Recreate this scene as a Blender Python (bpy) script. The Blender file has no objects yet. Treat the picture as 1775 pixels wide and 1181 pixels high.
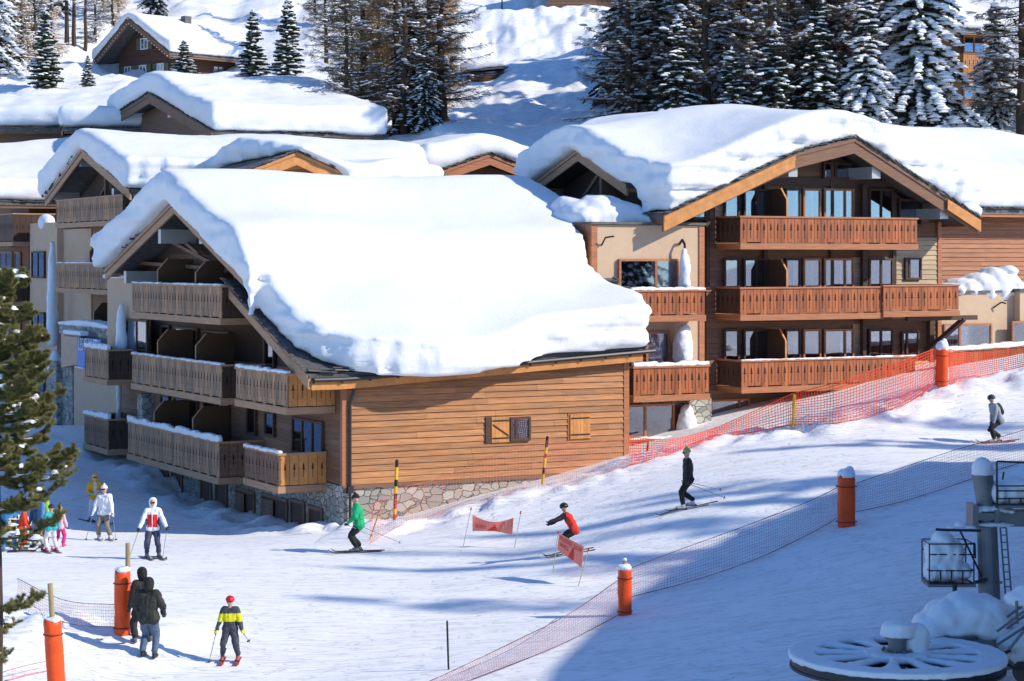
import bpy, math, random
import numpy as np
from mathutils import Vector, Matrix
random.seed(7); rng=np.random.RandomState(11)
R=math.radians
scn=bpy.context.scene
F=3570.0; CX=887.5; HY=450.0; CZ=10.0        # photo: focal length in px, centre column, horizon row, eye height
# ---------------- camera
cam=bpy.data.cameras.new('camera'); camo=bpy.data.objects.new('camera',cam); scn.collection.objects.link(camo)
camo.location=(0,0,CZ); camo.rotation_euler=(R(90),0,0)
cam.sensor_width=36; cam.lens=36*F/1775; cam.shift_y=-(590.5-HY)/1775; cam.clip_start=.5; cam.clip_end=3000
scn.camera=camo
# ---------------- world and sun
SUN=Vector((.95,-.30,0)).normalized(); EL=R(33)
w=bpy.data.worlds.new('World'); scn.world=w; w.use_nodes=True
nt=w.node_tree; bg=nt.nodes['Background']; sky=nt.nodes.new('ShaderNodeTexSky'); sky.sky_type='NISHITA'
sky.sun_disc=False; sky.sun_elevation=EL; sky.sun_rotation=math.atan2(SUN.x,SUN.y); sky.altitude=1800; sky.dust_density=.3; sky.ozone_density=3.5
tint=nt.nodes.new('ShaderNodeMix'); tint.data_type='RGBA'; tint.blend_type='MULTIPLY'; tint.inputs['Factor'].default_value=1; tint.inputs['B'].default_value=(.74,1.05,1.36,1)   # thin, very blue high-altitude air
nt.links.new(sky.outputs[0],tint.inputs['A']); nt.links.new(tint.outputs['Result'],bg.inputs[0]); bg.inputs[1].default_value=.15
sl=bpy.data.lights.new('sun','SUN'); sl.energy=4.6; sl.angle=R(.8); sl.color=(1,.92,.765)
so=bpy.data.objects.new('sun',sl); scn.collection.objects.link(so)
sd=Vector((SUN.x*math.cos(EL),SUN.y*math.cos(EL),math.sin(EL))); so.rotation_euler=sd.to_track_quat('Z','Y').to_euler()
so.location=(60,-20,60)
scn.view_settings.view_transform='Standard'; scn.view_settings.look='None'; scn.view_settings.gamma=1; scn.view_settings.exposure=.12
scn.cycles.max_bounces=6; scn.cycles.transparent_max_bounces=16

# ---------------- materials
def mat(name,col,rough=.7,metal=0,spec=.3,var=0,vscale=3,bump=0,bscale=20,stretch=(1,1,1),island=0,col2=None,emit=None):
    m=bpy.data.materials.new(name); m.use_nodes=True; n=m.node_tree; b=n.nodes['Principled BSDF']
    b.inputs['Roughness'].default_value=rough; b.inputs['Metallic'].default_value=metal; b.inputs['Specular IOR Level'].default_value=spec
    b.inputs['Base Color'].default_value=(*col,1)
    tc=n.nodes.new('ShaderNodeTexCoord'); mp=n.nodes.new('ShaderNodeMapping'); mp.inputs['Scale'].default_value=stretch
    n.links.new(tc.outputs['Object'],mp.inputs[0])
    src=None
    if var or island:
        no=n.nodes.new('ShaderNodeTexNoise'); no.inputs['Scale'].default_value=vscale; no.inputs['Detail'].default_value=5; no.inputs['Roughness'].default_value=.65
        n.links.new(mp.outputs[0],no.inputs['Vector'])
        rp=n.nodes.new('ShaderNodeMapRange'); rp.inputs['From Min'].default_value=.3; rp.inputs['From Max'].default_value=.7
        rp.inputs['To Min'].default_value=1-var; rp.inputs['To Max'].default_value=1+var*.8
        n.links.new(no.outputs[0],rp.inputs['Value']); src=rp.outputs[0]
        if island:
            g=n.nodes.new('ShaderNodeNewGeometry'); r2=n.nodes.new('ShaderNodeMapRange')
            r2.inputs['To Min'].default_value=1-island; r2.inputs['To Max'].default_value=1+island
            n.links.new(g.outputs['Random Per Island'],r2.inputs['Value'])
            mu=n.nodes.new('ShaderNodeMath'); mu.operation='MULTIPLY'; n.links.new(src,mu.inputs[0]); n.links.new(r2.outputs[0],mu.inputs[1]); src=mu.outputs[0]
        sc=n.nodes.new('ShaderNodeVectorMath'); sc.operation='SCALE'
        if col2:
            mx=n.nodes.new('ShaderNodeMix'); mx.data_type='RGBA'; mx.inputs['A'].default_value=(*col,1); mx.inputs['B'].default_value=(*col2,1)
            n2=n.nodes.new('ShaderNodeTexNoise'); n2.inputs['Scale'].default_value=vscale*.37; n2.inputs['Detail'].default_value=4
            n.links.new(mp.outputs[0],n2.inputs['Vector'])
            r3=n.nodes.new('ShaderNodeMapRange'); r3.inputs['From Min'].default_value=.38; r3.inputs['From Max'].default_value=.62
            n.links.new(n2.outputs[0],r3.inputs['Value']); n.links.new(r3.outputs[0],mx.inputs['Factor']); n.links.new(mx.outputs['Result'],sc.inputs[0])
        else: sc.inputs[0].default_value=col
        n.links.new(src,sc.inputs['Scale']); n.links.new(sc.outputs[0],b.inputs['Base Color'])
    if bump:
        nb=n.nodes.new('ShaderNodeTexNoise'); nb.inputs['Scale'].default_value=bscale; nb.inputs['Detail'].default_value=4
        n.links.new(mp.outputs[0],nb.inputs['Vector']); bm=n.nodes.new('ShaderNodeBump'); bm.inputs['Strength'].default_value=bump; bm.inputs['Distance'].default_value=.05
        n.links.new(nb.outputs[0],bm.inputs['Height']); n.links.new(bm.outputs[0],b.inputs['Normal'])
    return m
GR=(.5,.5,9)
M={}
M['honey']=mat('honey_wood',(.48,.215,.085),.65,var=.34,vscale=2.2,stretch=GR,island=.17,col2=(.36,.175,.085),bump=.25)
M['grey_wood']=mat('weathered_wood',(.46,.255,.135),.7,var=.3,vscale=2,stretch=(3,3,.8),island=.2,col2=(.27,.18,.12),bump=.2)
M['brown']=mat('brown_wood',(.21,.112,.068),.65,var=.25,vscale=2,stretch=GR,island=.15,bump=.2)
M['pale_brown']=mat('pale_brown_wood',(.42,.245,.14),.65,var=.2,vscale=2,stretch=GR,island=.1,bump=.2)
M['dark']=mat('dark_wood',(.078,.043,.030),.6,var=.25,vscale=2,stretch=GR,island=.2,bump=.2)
M['red']=mat('red_brown_wood',(.40,.125,.042),.5,var=.25,vscale=2.4,stretch=(4,4,.6),island=.25,col2=(.31,.10,.045),bump=.15)
M['redtrim']=mat('red_brown_trim',(.40,.16,.075),.5,var=.3,vscale=2.2,stretch=GR,island=.12,bump=.15)
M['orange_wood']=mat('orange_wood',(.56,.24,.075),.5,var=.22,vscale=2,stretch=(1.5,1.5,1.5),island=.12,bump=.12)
M['pale_wood']=mat('pale_wood',(.50,.37,.24),.65,var=.25,vscale=2,stretch=GR,island=.15,bump=.2)
M['cut']=mat('cutout_shade',(.018,.011,.008),.9)
M['stucco']=mat('tan_stucco',(.56,.40,.275),.85,var=.06,vscale=2,bump=.12,bscale=60)
M['slate']=mat('slate',(.12,.115,.11),.75,var=.35,vscale=4,island=.35,bump=.3)
M['clad']=mat('zinc_cladding',(.42,.42,.41),.4,metal=.3,var=.1,vscale=2)
M['metal']=mat('painted_grey_metal',(.20,.21,.22),.5,metal=.5,var=.15,vscale=3)
M['dmetal']=mat('dark_metal',(.05,.05,.055),.45,metal=.6)
M['interior']=mat('dim_room',(.035,.03,.03),.9)
M['curtain']=mat('curtain_cloth',(.62,.58,.5),.9,var=.25,vscale=3,stretch=(6,6,.3))
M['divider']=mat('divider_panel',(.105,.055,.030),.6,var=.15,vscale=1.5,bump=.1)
M['pole']=mat('wooden_post',(.36,.27,.14),.8,var=.25,vscale=8,stretch=(2,2,.5))
M['white']=mat('white_paint',(.78,.78,.76),.6)
M['bark']=mat('bark',(.075,.052,.038),.9,var=.3,vscale=6,bump=.5,bscale=30)
M['twig']=mat('dark_twig',(.11,.078,.053),.9,var=.2,vscale=3)
M['gold_twig']=mat('golden_twig',(.50,.33,.15),.9,var=.3,vscale=3)
M['needle']=mat('dark_needles',(.035,.05,.028),.8,var=.4,vscale=1.2)
M['needle2']=mat('olive_needles',(.27,.25,.095),.8,var=.4,vscale=2,island=.3)
def snowmat(name,tracks=False,col=(.80,.81,.83)):
    m=bpy.data.materials.new(name); m.use_nodes=True; n=m.node_tree; b=n.nodes['Principled BSDF']
    b.inputs['Base Color'].default_value=(*col,1); b.inputs['Roughness'].default_value=.65; b.inputs['Specular IOR Level'].default_value=.25
    tc=n.nodes.new('ShaderNodeTexCoord')
    def noise(scale,st=(1,1,1),rot=0,det=5):
        mp=n.nodes.new('ShaderNodeMapping'); mp.inputs['Scale'].default_value=st; mp.inputs['Rotation'].default_value=(0,0,rot)
        no=n.nodes.new('ShaderNodeTexNoise'); no.inputs['Scale'].default_value=scale; no.inputs['Detail'].default_value=det
        n.links.new(tc.outputs['Object'],mp.inputs[0]); n.links.new(mp.outputs[0],no.inputs['Vector']); return no.outputs[0]
    def math_(op,a,b_):
        q=n.nodes.new('ShaderNodeMath'); q.operation=op
        for i,x in enumerate((a,b_)):
            if x is None: continue
            if isinstance(x,(int,float)): q.inputs[i].default_value=x
            else: n.links.new(x,q.inputs[i])
        return q.outputs[0]
    def ridge(x,wd):
        a=math_('SUBTRACT',x,.5); a=math_('ABSOLUTE',a,None); a=math_('DIVIDE',a,wd); return math_('MINIMUM',a,1.)
    h=noise(7)
    if tracks:
        h=math_('MULTIPLY',h,.35)
        tr=None
        for k,(rot,s,st) in enumerate(((.35,1.0,(.16,1.5,1)),(-.25,1.4,(.13,1.4,1)),(1.2,1.0,(.14,1.2,1)),(.75,1.9,(.12,1.0,1)),(-.7,1.7,(.15,1.1,1)))):
            r_=ridge(noise(s*1.5,st,rot,2.5),.016)
            mk=noise(.35+.07*k,(1,1,1),k*1.1,1)                     # tracks come and go in patches
            mk=math_('GREATER_THAN',mk,.56)
            r_=math_('MAXIMUM',r_,mk)
            tr=r_ if tr is None else math_('MINIMUM',tr,r_)
        h=math_('ADD',h,math_('MULTIPLY',tr,1.7))
        h=math_('ADD',h,math_('MULTIPLY',noise(.9,(1,1,1),0,6),.4))
        sp=noise(16,(1,.35,1),.4,3); sp=math_('GREATER_THAN',sp,.695); sp=math_('MULTIPLY',sp,.16)
        c=math_('SUBTRACT',1.,sp)
        c=math_('MULTIPLY',c,math_('ADD',math_('MULTIPLY',tr,.22),.78))
        vm=n.nodes.new('ShaderNodeVectorMath'); vm.operation='SCALE'; vm.inputs[0].default_value=col; n.links.new(c,vm.inputs['Scale']); n.links.new(vm.outputs[0],b.inputs['Base Color'])
    bm=n.nodes.new('ShaderNodeBump'); bm.inputs['Strength'].default_value=.3 if tracks else .32; bm.inputs['Distance'].default_value=.07 if tracks else .05
    n.links.new(h,bm.inputs['Height']); n.links.new(bm.outputs[0],b.inputs['Normal'])
    return m
M['snow']=snowmat('snow'); M['piste']=snowmat('piste_snow',True,(.92,.92,.92))
M['ice']=mat('icy_snow',(.72,.78,.84),.3,bump=.3,bscale=6,var=.08)
def glassmat():
    m=bpy.data.materials.new('window_glass'); m.use_nodes=True; n=m.node_tree; n.nodes.remove(n.nodes['Principled BSDF'])
    o=n.nodes['Material Output']; g=n.nodes.new('ShaderNodeBsdfGlossy'); g.inputs['Roughness'].default_value=.02; g.inputs['Color'].default_value=(.8,.85,1,1)
    t=n.nodes.new('ShaderNodeBsdfTransparent'); t.inputs['Color'].default_value=(.75,.78,.8,1)
    mx=n.nodes.new('ShaderNodeMixShader'); lw=n.nodes.new('ShaderNodeLayerWeight'); lw.inputs['Blend'].default_value=.35
    mr=n.nodes.new('ShaderNodeMapRange'); mr.inputs['To Min'].default_value=.16; mr.inputs['To Max'].default_value=.95
    n.links.new(lw.outputs['Fresnel'],mr.inputs['Value']); n.links.new(mr.outputs[0],mx.inputs[0]); n.links.new(t.outputs[0],mx.inputs[1]); n.links.new(g.outputs[0],mx.inputs[2])
    n.links.new(mx.outputs[0],o.inputs[0]); return m
M['glass']=glassmat()
def stonemat():
    m=bpy.data.materials.new('rubble_stone'); m.use_nodes=True; n=m.node_tree; b=n.nodes['Principled BSDF']; b.inputs['Roughness'].default_value=.85
    tc=n.nodes.new('ShaderNodeTexCoord'); mp=n.nodes.new('ShaderNodeMapping'); mp.inputs['Scale'].default_value=(2.3,2.3,3.6); n.links.new(tc.outputs['Object'],mp.inputs[0])
    nz=n.nodes.new('ShaderNodeTexNoise'); nz.inputs['Scale'].default_value=2; n.links.new(mp.outputs[0],nz.inputs['Vector'])
    av=n.nodes.new('ShaderNodeVectorMath'); av.operation='MULTIPLY_ADD'; av.inputs[1].default_value=(.35,.35,.35); n.links.new(nz.outputs['Color'],av.inputs[0]); n.links.new(mp.outputs[0],av.inputs[2])
    vo=n.nodes.new('ShaderNodeTexVoronoi'); vo.inputs['Scale'].default_value=1.15; ve=n.nodes.new('ShaderNodeTexVoronoi'); ve.feature='DISTANCE_TO_EDGE'; ve.inputs['Scale'].default_value=1.15
    for v in (vo,ve): n.links.new(av.outputs[0],v.inputs['Vector'])
    cr=n.nodes.new('ShaderNodeValToRGB'); e=cr.color_ramp.elements; e[0].color=(.22,.225,.215,1); e[1].color=(.44,.43,.38,1); e.new(.5).color=(.36,.33,.28,1)
    sx=n.nodes.new('ShaderNodeSeparateColor'); n.links.new(vo.outputs['Color'],sx.inputs[0]); n.links.new(sx.outputs[0],cr.inputs[0])
    st=n.nodes.new('ShaderNodeMapRange'); st.inputs['From Max'].default_value=.055; n.links.new(ve.outputs['Distance'],st.inputs['Value'])
    mx=n.nodes.new('ShaderNodeMix'); mx.data_type='RGBA'; mx.inputs['A'].default_value=(.13,.12,.11,1); n.links.new(st.outputs[0],mx.inputs['Factor']); n.links.new(cr.outputs[0],mx.inputs['B'])
    n.links.new(mx.outputs['Result'],b.inputs['Base Color'])
    bm=n.nodes.new('ShaderNodeBump'); bm.inputs['Strength'].default_value=.8; bm.inputs['Distance'].default_value=.08; n.links.new(st.outputs[0],bm.inputs['Height']); n.links.new(bm.outputs[0],b.inputs['Normal'])
    return m
M['stone']=stonemat()
_cm={}
def cmat(col,rough=.7,name='cloth'):
    k=(col,rough,name)
    if k not in _cm: _cm[k]=mat(name,col,rough,var=.12,vscale=9,bump=.35,bscale=14)
    return _cm[k]

# ---------------- mesh helpers
def vnoise(P,seed=0):
    P=np.asarray(P,float)+seed*17.31; i=np.floor(P).astype(np.int64); f=P-i; f=f*f*(3-2*f)
    def h(a,b,c):
        n=(a*374761393+b*668265263+c*2147483647+seed*144665)&0xffffffff
        n=((n^(n>>13))*1274126177)&0xffffffff; n=(n^(n>>16))&0xffff; return n/65535.
    r=0
    for dx in (0,1):
        for dy in (0,1):
            for dz in (0,1):
                wt=(f[:,0] if dx else 1-f[:,0])*(f[:,1] if dy else 1-f[:,1])*(f[:,2] if dz else 1-f[:,2])
                r=r+wt*h(i[:,0]+dx,i[:,1]+dy,i[:,2]+dz)
    return r*2-1
def fbm(P,o=4,seed=0):
    P=np.asarray(P,float); r=0; a=1
    for k in range(o): r=r+a*vnoise(P*(2**k),seed+k); a*=.5
    return r
def link(o,parent=None):
    scn.collection.objects.link(o)
    if parent is not None: o.parent=parent
    return o
def tag(o,label=None,cat=None,group=None,kind=None):
    for k,v in (('label',label),('category',cat),('group',group),('kind',kind)):
        if v: o[k]=v
    return o
def npmesh(name,V,Fs,mats,mi=None,smooth=False):
    me=bpy.data.meshes.new(name); V=np.asarray(V,float)
    if isinstance(Fs,np.ndarray):
        n,k=Fs.shape; me.vertices.add(len(V)); me.vertices.foreach_set('co',V.ravel()); me.loops.add(n*k); me.loops.foreach_set('vertex_index',Fs.ravel().astype(np.int32))
        me.polygons.add(n); me.polygons.foreach_set('loop_start',np.arange(0,n*k,k,dtype=np.int32)); me.polygons.foreach_set('loop_total',np.full(n,k,dtype=np.int32)); me.update(calc_edges=True); me.validate()
    else: me.from_pydata([tuple(v) for v in V],[],Fs)
    for m in mats: me.materials.append(m)
    if mi is not None and len(mi)==len(me.polygons): me.polygons.foreach_set('material_index',np.asarray(mi,np.int32))
    if smooth: me.polygons.foreach_set('use_smooth',np.ones(len(me.polygons),bool))
    me.update(); return me
class MB:
    def __init__(s): s.v=[]; s.f=[]; s.m=[]
    def add(s,V,Fs,mi=0):
        b=len(s.v); s.v+= [tuple(p) for p in V]; s.f+=[tuple(i+b for i in f) for f in Fs]; s.m+=[mi]*len(Fs)
    def box(s,x0,x1,y0,y1,z0,z1,mi=0):
        x0,x1=sorted((x0,x1)); y0,y1=sorted((y0,y1)); z0,z1=sorted((z0,z1))
        s.add([(x0,y0,z0),(x1,y0,z0),(x1,y1,z0),(x0,y1,z0),(x0,y0,z1),(x1,y0,z1),(x1,y1,z1),(x0,y1,z1)],
              [(0,3,2,1),(4,5,6,7),(0,1,5,4),(1,2,6,5),(2,3,7,6),(3,0,4,7)],mi)
    def tube(s,p0,p1,r0,r1=None,n=6,mi=0,caps=True):
        r1=r0 if r1 is None else r1; p0=Vector(p0); p1=Vector(p1); d=(p1-p0)
        if d.length<1e-6: return
        d.normalize(); a=d.orthogonal().normalized(); b=d.cross(a); V=[]
        for p,r in ((p0,r0),(p1,r1)):
            for k in range(n):
                t=2*math.pi*k/n; V.append(p+(a*math.cos(t)+b*math.sin(t))*r)
        Fs=[(k,(k+1)%n,n+(k+1)%n,n+k) for k in range(n)]
        if caps: Fs+= [tuple(range(n-1,-1,-1)),tuple(range(n,2*n))]
        s.add(V,Fs,mi)
    def path(s,pts,r,n=6,mi=0,r1=None):
        r1=r if r1 is None else r1; k=len(pts)-1
        for i in range(k): s.tube(pts[i],pts[i+1],r+(r1-r)*i/k,r+(r1-r)*(i+1)/k,n,mi)
    def capsule(s,p0,p1,r0,r1,n=10,mi=0,sq=(1,1)):
        p0=Vector(p0); p1=Vector(p1); d=p1-p0
        if d.length<1e-5: d=Vector((0,0,1e-4)); p1=p0+d
        d.normalize(); a=d.orthogonal().normalized(); b=d.cross(a); V=[p0-d*r0]; K=3
        rings=[]
        for k in range(1,K+1): t=math.pi/2*k/K; rings.append((p0-d*r0*math.cos(t),r0*math.sin(t)))
        for k in range(0,K): t=math.pi/2*k/K; rings.append((p1+d*r1*math.sin(t),r1*math.cos(t)))
        for c,r in rings:
            for k in range(n): t=2*math.pi*k/n; V.append(c+(a*math.cos(t)+b*math.sin(t))*r)
        V.append(p1+d*r1); Fs=[(0,1+(k+1)%n,1+k) for k in range(n)]
        for j in range(len(rings)-1):
            for k in range(n): Fs.append((1+j*n+k,1+j*n+(k+1)%n,1+(j+1)*n+(k+1)%n,1+(j+1)*n+k))
        e=1+(len(rings)-1)*n; Fs+=[(e+k,e+(k+1)%n,len(V)-1) for k in range(n)]
        s.add(V,Fs,mi)
    def ball(s,c,rx,ry=None,rz=None,n=12,m=8,mi=0):
        ry=rx if ry is None else ry; rz=rx if rz is None else rz; V=[(c[0],c[1],c[2]-rz)]
        for j in range(1,m):
            t=-math.pi/2+math.pi*j/m
            for k in range(n):
                q=2*math.pi*k/n; V.append((c[0]+rx*math.cos(t)*math.cos(q),c[1]+ry*math.cos(t)*math.sin(q),c[2]+rz*math.sin(t)))
        V.append((c[0],c[1],c[2]+rz)); Fs=[(0,1+(k+1)%n,1+k) for k in range(n)]
        for j in range(m-2):
            for k in range(n): Fs.append((1+j*n+k,1+j*n+(k+1)%n,1+(j+1)*n+(k+1)%n,1+(j+1)*n+k))
        e=1+(m-2)*n; Fs+=[(e+k,e+(k+1)%n,len(V)-1) for k in range(n)]; s.add(V,Fs,mi)
    def prism(s,pts,vec,mi=0):
        n=len(pts); vec=Vector(vec); V=[Vector(p) for p in pts]; V=V+[p+vec for p in V]
        s.add(V,[tuple(range(n-1,-1,-1)),tuple(range(n,2*n))]+[(k,(k+1)%n,n+(k+1)%n,n+k) for k in range(n)],mi)
    def build(s,name,mats,parent=None,off=(0,0,0),smooth=False):
        if not isinstance(mats,(list,tuple)): mats=[mats]
        V=np.array(s.v,float).reshape(-1,3)-np.array(off); me=npmesh(name,V,s.f,mats,s.m,smooth)
        return link(bpy.data.objects.new(name,me),parent)
def empty(name,loc,rz=0):
    o=bpy.data.objects.new(name,None); o.empty_display_size=.5; o.location=loc; o.rotation_euler=(0,0,rz); return link(o)
def bake(me,mods):
    """run a stack of (type, settings) modifiers over a mesh and return the resulting plain mesh"""
    o=bpy.data.objects.new('bake_tmp',me); bpy.context.scene.collection.objects.link(o)
    for t,st in mods:
        md=o.modifiers.new(t,t)
        for k,v in st.items(): setattr(md,k,v)
    dg=bpy.context.evaluated_depsgraph_get(); e=o.evaluated_get(dg); r=bpy.data.meshes.new_from_object(e,depsgraph=dg)
    bpy.data.objects.remove(o); return r
def getco(me): V=np.empty(len(me.vertices)*3); me.vertices.foreach_get('co',V); return V.reshape(-1,3)
def getno(me): V=np.empty(len(me.vertices)*3); me.vertices.foreach_get('normal',V); return V.reshape(-1,3)
def setco(me,V): me.vertices.foreach_set('co',np.ascontiguousarray(V).ravel()); me.update()
def lump(mb,vox,it=6,fac=.5,amp=.02,freq=4,strata=0,off=(0,0,0),name='snow',mats=None,parent=None,seed=0):
    """closed overlapping shapes -> one continuous soft surface"""
    me=npmesh('t',np.array(mb.v)-np.array(off),mb.f,[]) if isinstance(mb,MB) else mb
    me=bake(me,[('REMESH',dict(mode='VOXEL',voxel_size=vox)),('SMOOTH',dict(factor=fac,iterations=it))])
    V=getco(me); N=getno(me)
    if amp: V=V+N*(amp*fbm(V*freq,3,seed))[:,None]
    if strata:
        side=np.clip(1-np.abs(N[:,2]),0,1)**1.5
        V=V+N*(side*strata*(fbm(V*np.array([.35,.35,5.]),3,seed+5)*1.0+fbm(V*2.2+fbm(V*.7,2,seed+3)[:,None],4,seed+9)*.5))[:,None]
    setco(me,V); me.name=name; me.materials.clear()
    for m in (mats or [M['snow']]): me.materials.append(m)
    me.polygons.foreach_set('use_smooth',np.ones(len(me.polygons),bool))
    return link(bpy.data.objects.new(name,me),parent)

# ---------------- terrain
def W(px,py,Y): return ((px-CX)/F*Y,Y,CZ-(py-HY)/F*Y)
GP=[(0,1181,44),(100,1181,44.5),(200,1181,45.5),(300,1181,45.5),(500,1181,45.5),(800,1181,44),(90,1190,43),(255,1143,47),(215,1100,49),(120,1080,49.5),(10,1110,46.5),
 (397,1150,47),(500,1060,52),(300,1040,53),(100,1010,55),(0,950,64),(182,938,67.5),(165,905,75),(265,970,61),(80,955,64),(620,958,61.5),(500,930,66),(595,921,69.5),(520,924,71.5),(440,915,76.2),(330,872,83.5),(240,815,89),(205,790,92),
 (130,742,95),(60,737,97),(0,735,98),(60,800,85),(120,850,78),(690,918,67),(850,870,68.4),(945,850,69.3),(1090,805,72),(1230,757,74),(1375,738,73),(1633,668,75.5),(1775,638,79),
 (805,943,62),(890,962,61),(960,990,55.5),(1003,1020,54),(760,1000,57),(700,1080,51),(600,1130,48),(1193,883,60.5),(1725,768,70),(1450,790,66.5),(1300,830,64),(1000,900,64),
 (1467,912,56.5),(1083,1065,50.5),(1300,1000,53),(1775,800,63),(950,1120,46.8),(1600,860,59),
 (1250,1100,45.5),(1500,1000,50),(1500,1120,43),(1700,950,51),(1100,1181,42.5),(1400,1181,41),(1775,1181,40),(1775,1000,47)]
GW=[W(*g) for g in GP]
GW+=[(14,35,.3),(0,35,.8),(-14,35,.8),(30,50,2.6),(40,70,6),(30,78,6.2),(22,84,6.0),(12,84,4.2),(22,95,6.4),(6,80,3.),(0,95,4.5),(-30,60,1.2),(-35,90,3.),(-26,98,1.8),(-10,108,3),(-34,112,.9),(-31,121,.7),(-24,121,2),(-42,126,2),(34,105,9),(12,110,8.5),(60,60,8),(55,100,13)]
GW+=[W(*g) for g in [(950,230,138),(950,110,172),(950,0,205),(280,152,178),(100,140,172),(0,130,168),(0,20,215),(200,20,215),(480,130,165),(450,20,205),(620,235,127),(760,240,125),(700,100,170),(700,0,205),(1100,230,119),(1250,222,118),(1450,215,119),(1600,215,116),(1765,222,116),(1690,232,121),(1650,226,128),(1740,228,128),(1300,60,160),(1500,60,155),(1775,120,150),(1700,60,175),(1200,0,190)]]
GW+=[(-60,130,13),(60,130,24),(-80,180,27),(80,180,44)]
GW+=[W(60,236,140),W(-60,238,140),W(150,232,144),W(200,236,136),W(60,232,146),W(-100,240,146),W(190,234,146)]
for x in (-200,-80,0,80,200):
    for y,z in ((300,72),(480,165),(800,330)): GW.append((x,y,z))
GW+=[(-200,60,-10),(200,60,30),(-200,0,-20),(200,0,10),(0,0,-3),(-60,20,-2),(60,20,1),(0,22,-.5)]
GW=np.array(GW)
def _rbf():
    P=GW[:,:2]; n=len(P); D=np.sqrt(((P[:,None]-P[None])**2).sum(2)); K=D+0.0
    # linear (biharmonic 3D) kernel with a light ridge: passes close to every point without wild swings
    A=np.zeros((n+3,n+3)); A[:n,:n]=K-np.eye(n)*.35; A[:n,n]=1; A[:n,n+1:]=P; A[n,:n]=1; A[n+1:,:n]=P.T
    b=np.zeros(n+3); b[:n]=GW[:,2]; return np.linalg.solve(A,b)
_w=_rbf()
def g0(x,y):
    x=np.atleast_1d(np.asarray(x,float)); y=np.atleast_1d(np.asarray(y,float)); r=np.empty(len(x)); P=GW[:,:2]; n=len(P)
    for i in range(0,len(x),20000):
        X=np.stack([x[i:i+20000],y[i:i+20000]],1); D=np.sqrt(((X[:,None]-P[None])**2).sum(2)+.8)
        r[i:i+20000]=D@_w[:n]+_w[n]+X@_w[n+1:]
    return r
# crumbly ploughed-up bank along the upper edge of the piste and along the chalet
BK=[W(*p) for p in [(60,760,92),(205,800,91),(330,882,82.5),(440,920,75.6),(520,930,71),(595,928,69),(690,920,66.8),(850,872,68),(1000,832,69.5),(1100,805,71),(1230,765,72.8),(1375,742,72.3),(1500,712,73),(1633,672,74.8),(1775,645,78)]]
BK2=[W(*p) for p in [(40,1100,48),(120,1090,49),(220,1105,48.7)]]
def _dist(x,y,line):
    d=np.full(len(x),1e9)
    for a,b in zip(line[:-1],line[1:]):
        ax,ay=a[:2]; bx,by=b[:2]; L=(bx-ax)**2+(by-ay)**2; t=np.clip(((x-ax)*(bx-ax)+(y-ay)*(by-ay))/L,0,1)
        d=np.minimum(d,np.hypot(x-ax-t*(bx-ax),y-ay-t*(by-ay)))
    return d
def ground(x,y):
    x=np.atleast_1d(np.asarray(x,float)); y=np.atleast_1d(np.asarray(y,float)); z=g0(x,y)
    P=np.stack([x,y,x*0],1)
    d=_dist(x,y,BK); k=np.exp(-(d/1.5)**2); z=z+k*(.12+.26*fbm(P*1.1,4,3)+.13*np.abs(vnoise(P*4.5,8)))
    d=_dist(x,y,BK2); k=np.exp(-(d/1.6)**2); z=z+k*(.30+.25*fbm(P*.8,4,5))
    z=z+.03*fbm(P*.3,2,1)+.005*fbm(P*1.6,3,2)
    far=np.clip((y-108)/25,0,1); z=z+far*(1.1*fbm(P*.05,4,7)+.9*(1-np.abs(vnoise(P*np.array([.22,.12,1]),12)))*np.clip(fbm(P*.03,2,4)+.6,0,1)+.42*fbm(P*.42,4,9)+.3*np.abs(vnoise(P*.9,15))*np.clip(vnoise(P*.06,31)+.4,0,1)*1.5)
    return z
def gz(x,y): return float(ground(x,y)[0])
def foot(px,py,lo=36,hi=230):
    Y=np.linspace(lo,hi,6000) if hi>120 else np.linspace(lo,hi,3000); x=(px-CX)/F*Y; z=CZ-(py-HY)/F*Y; g=ground(x,Y)
    k=np.argmax(z<=g); return Vector((x[k],Y[k],g[k]))
def _axis(segs):
    out=[]
    for a,b,s in segs: out+=list(np.arange(a,b,s))
    return np.array(out+[segs[-1][1]])
xs=_axis([(-420,-120,20),(-120,-40,4),(-40,-19,.6),(-19,21,.2),(21,60,.8),(60,120,4),(120,420,20)])
ys=_axis([(-60,30,10),(30,38,1),(38,80,.2),(80,104,.3),(104,215,.65),(215,300,4),(300,900,25)])
X,Y_=np.meshgrid(xs,ys); Z=ground(X.ravel(),Y_.ravel())
nx=len(xs); I=np.arange(len(xs)*len(ys)).reshape(len(ys),nx)
Fq=np.stack([I[:-1,:-1].ravel(),I[:-1,1:].ravel(),I[1:,1:].ravel(),I[1:,:-1].ravel()],1)
gme=npmesh('snow_ground',np.stack([X.ravel(),Y_.ravel(),Z],1),Fq,[M['piste']],smooth=True)
tag(link(bpy.data.objects.new('snow_ground',gme)),kind='structure')
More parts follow.
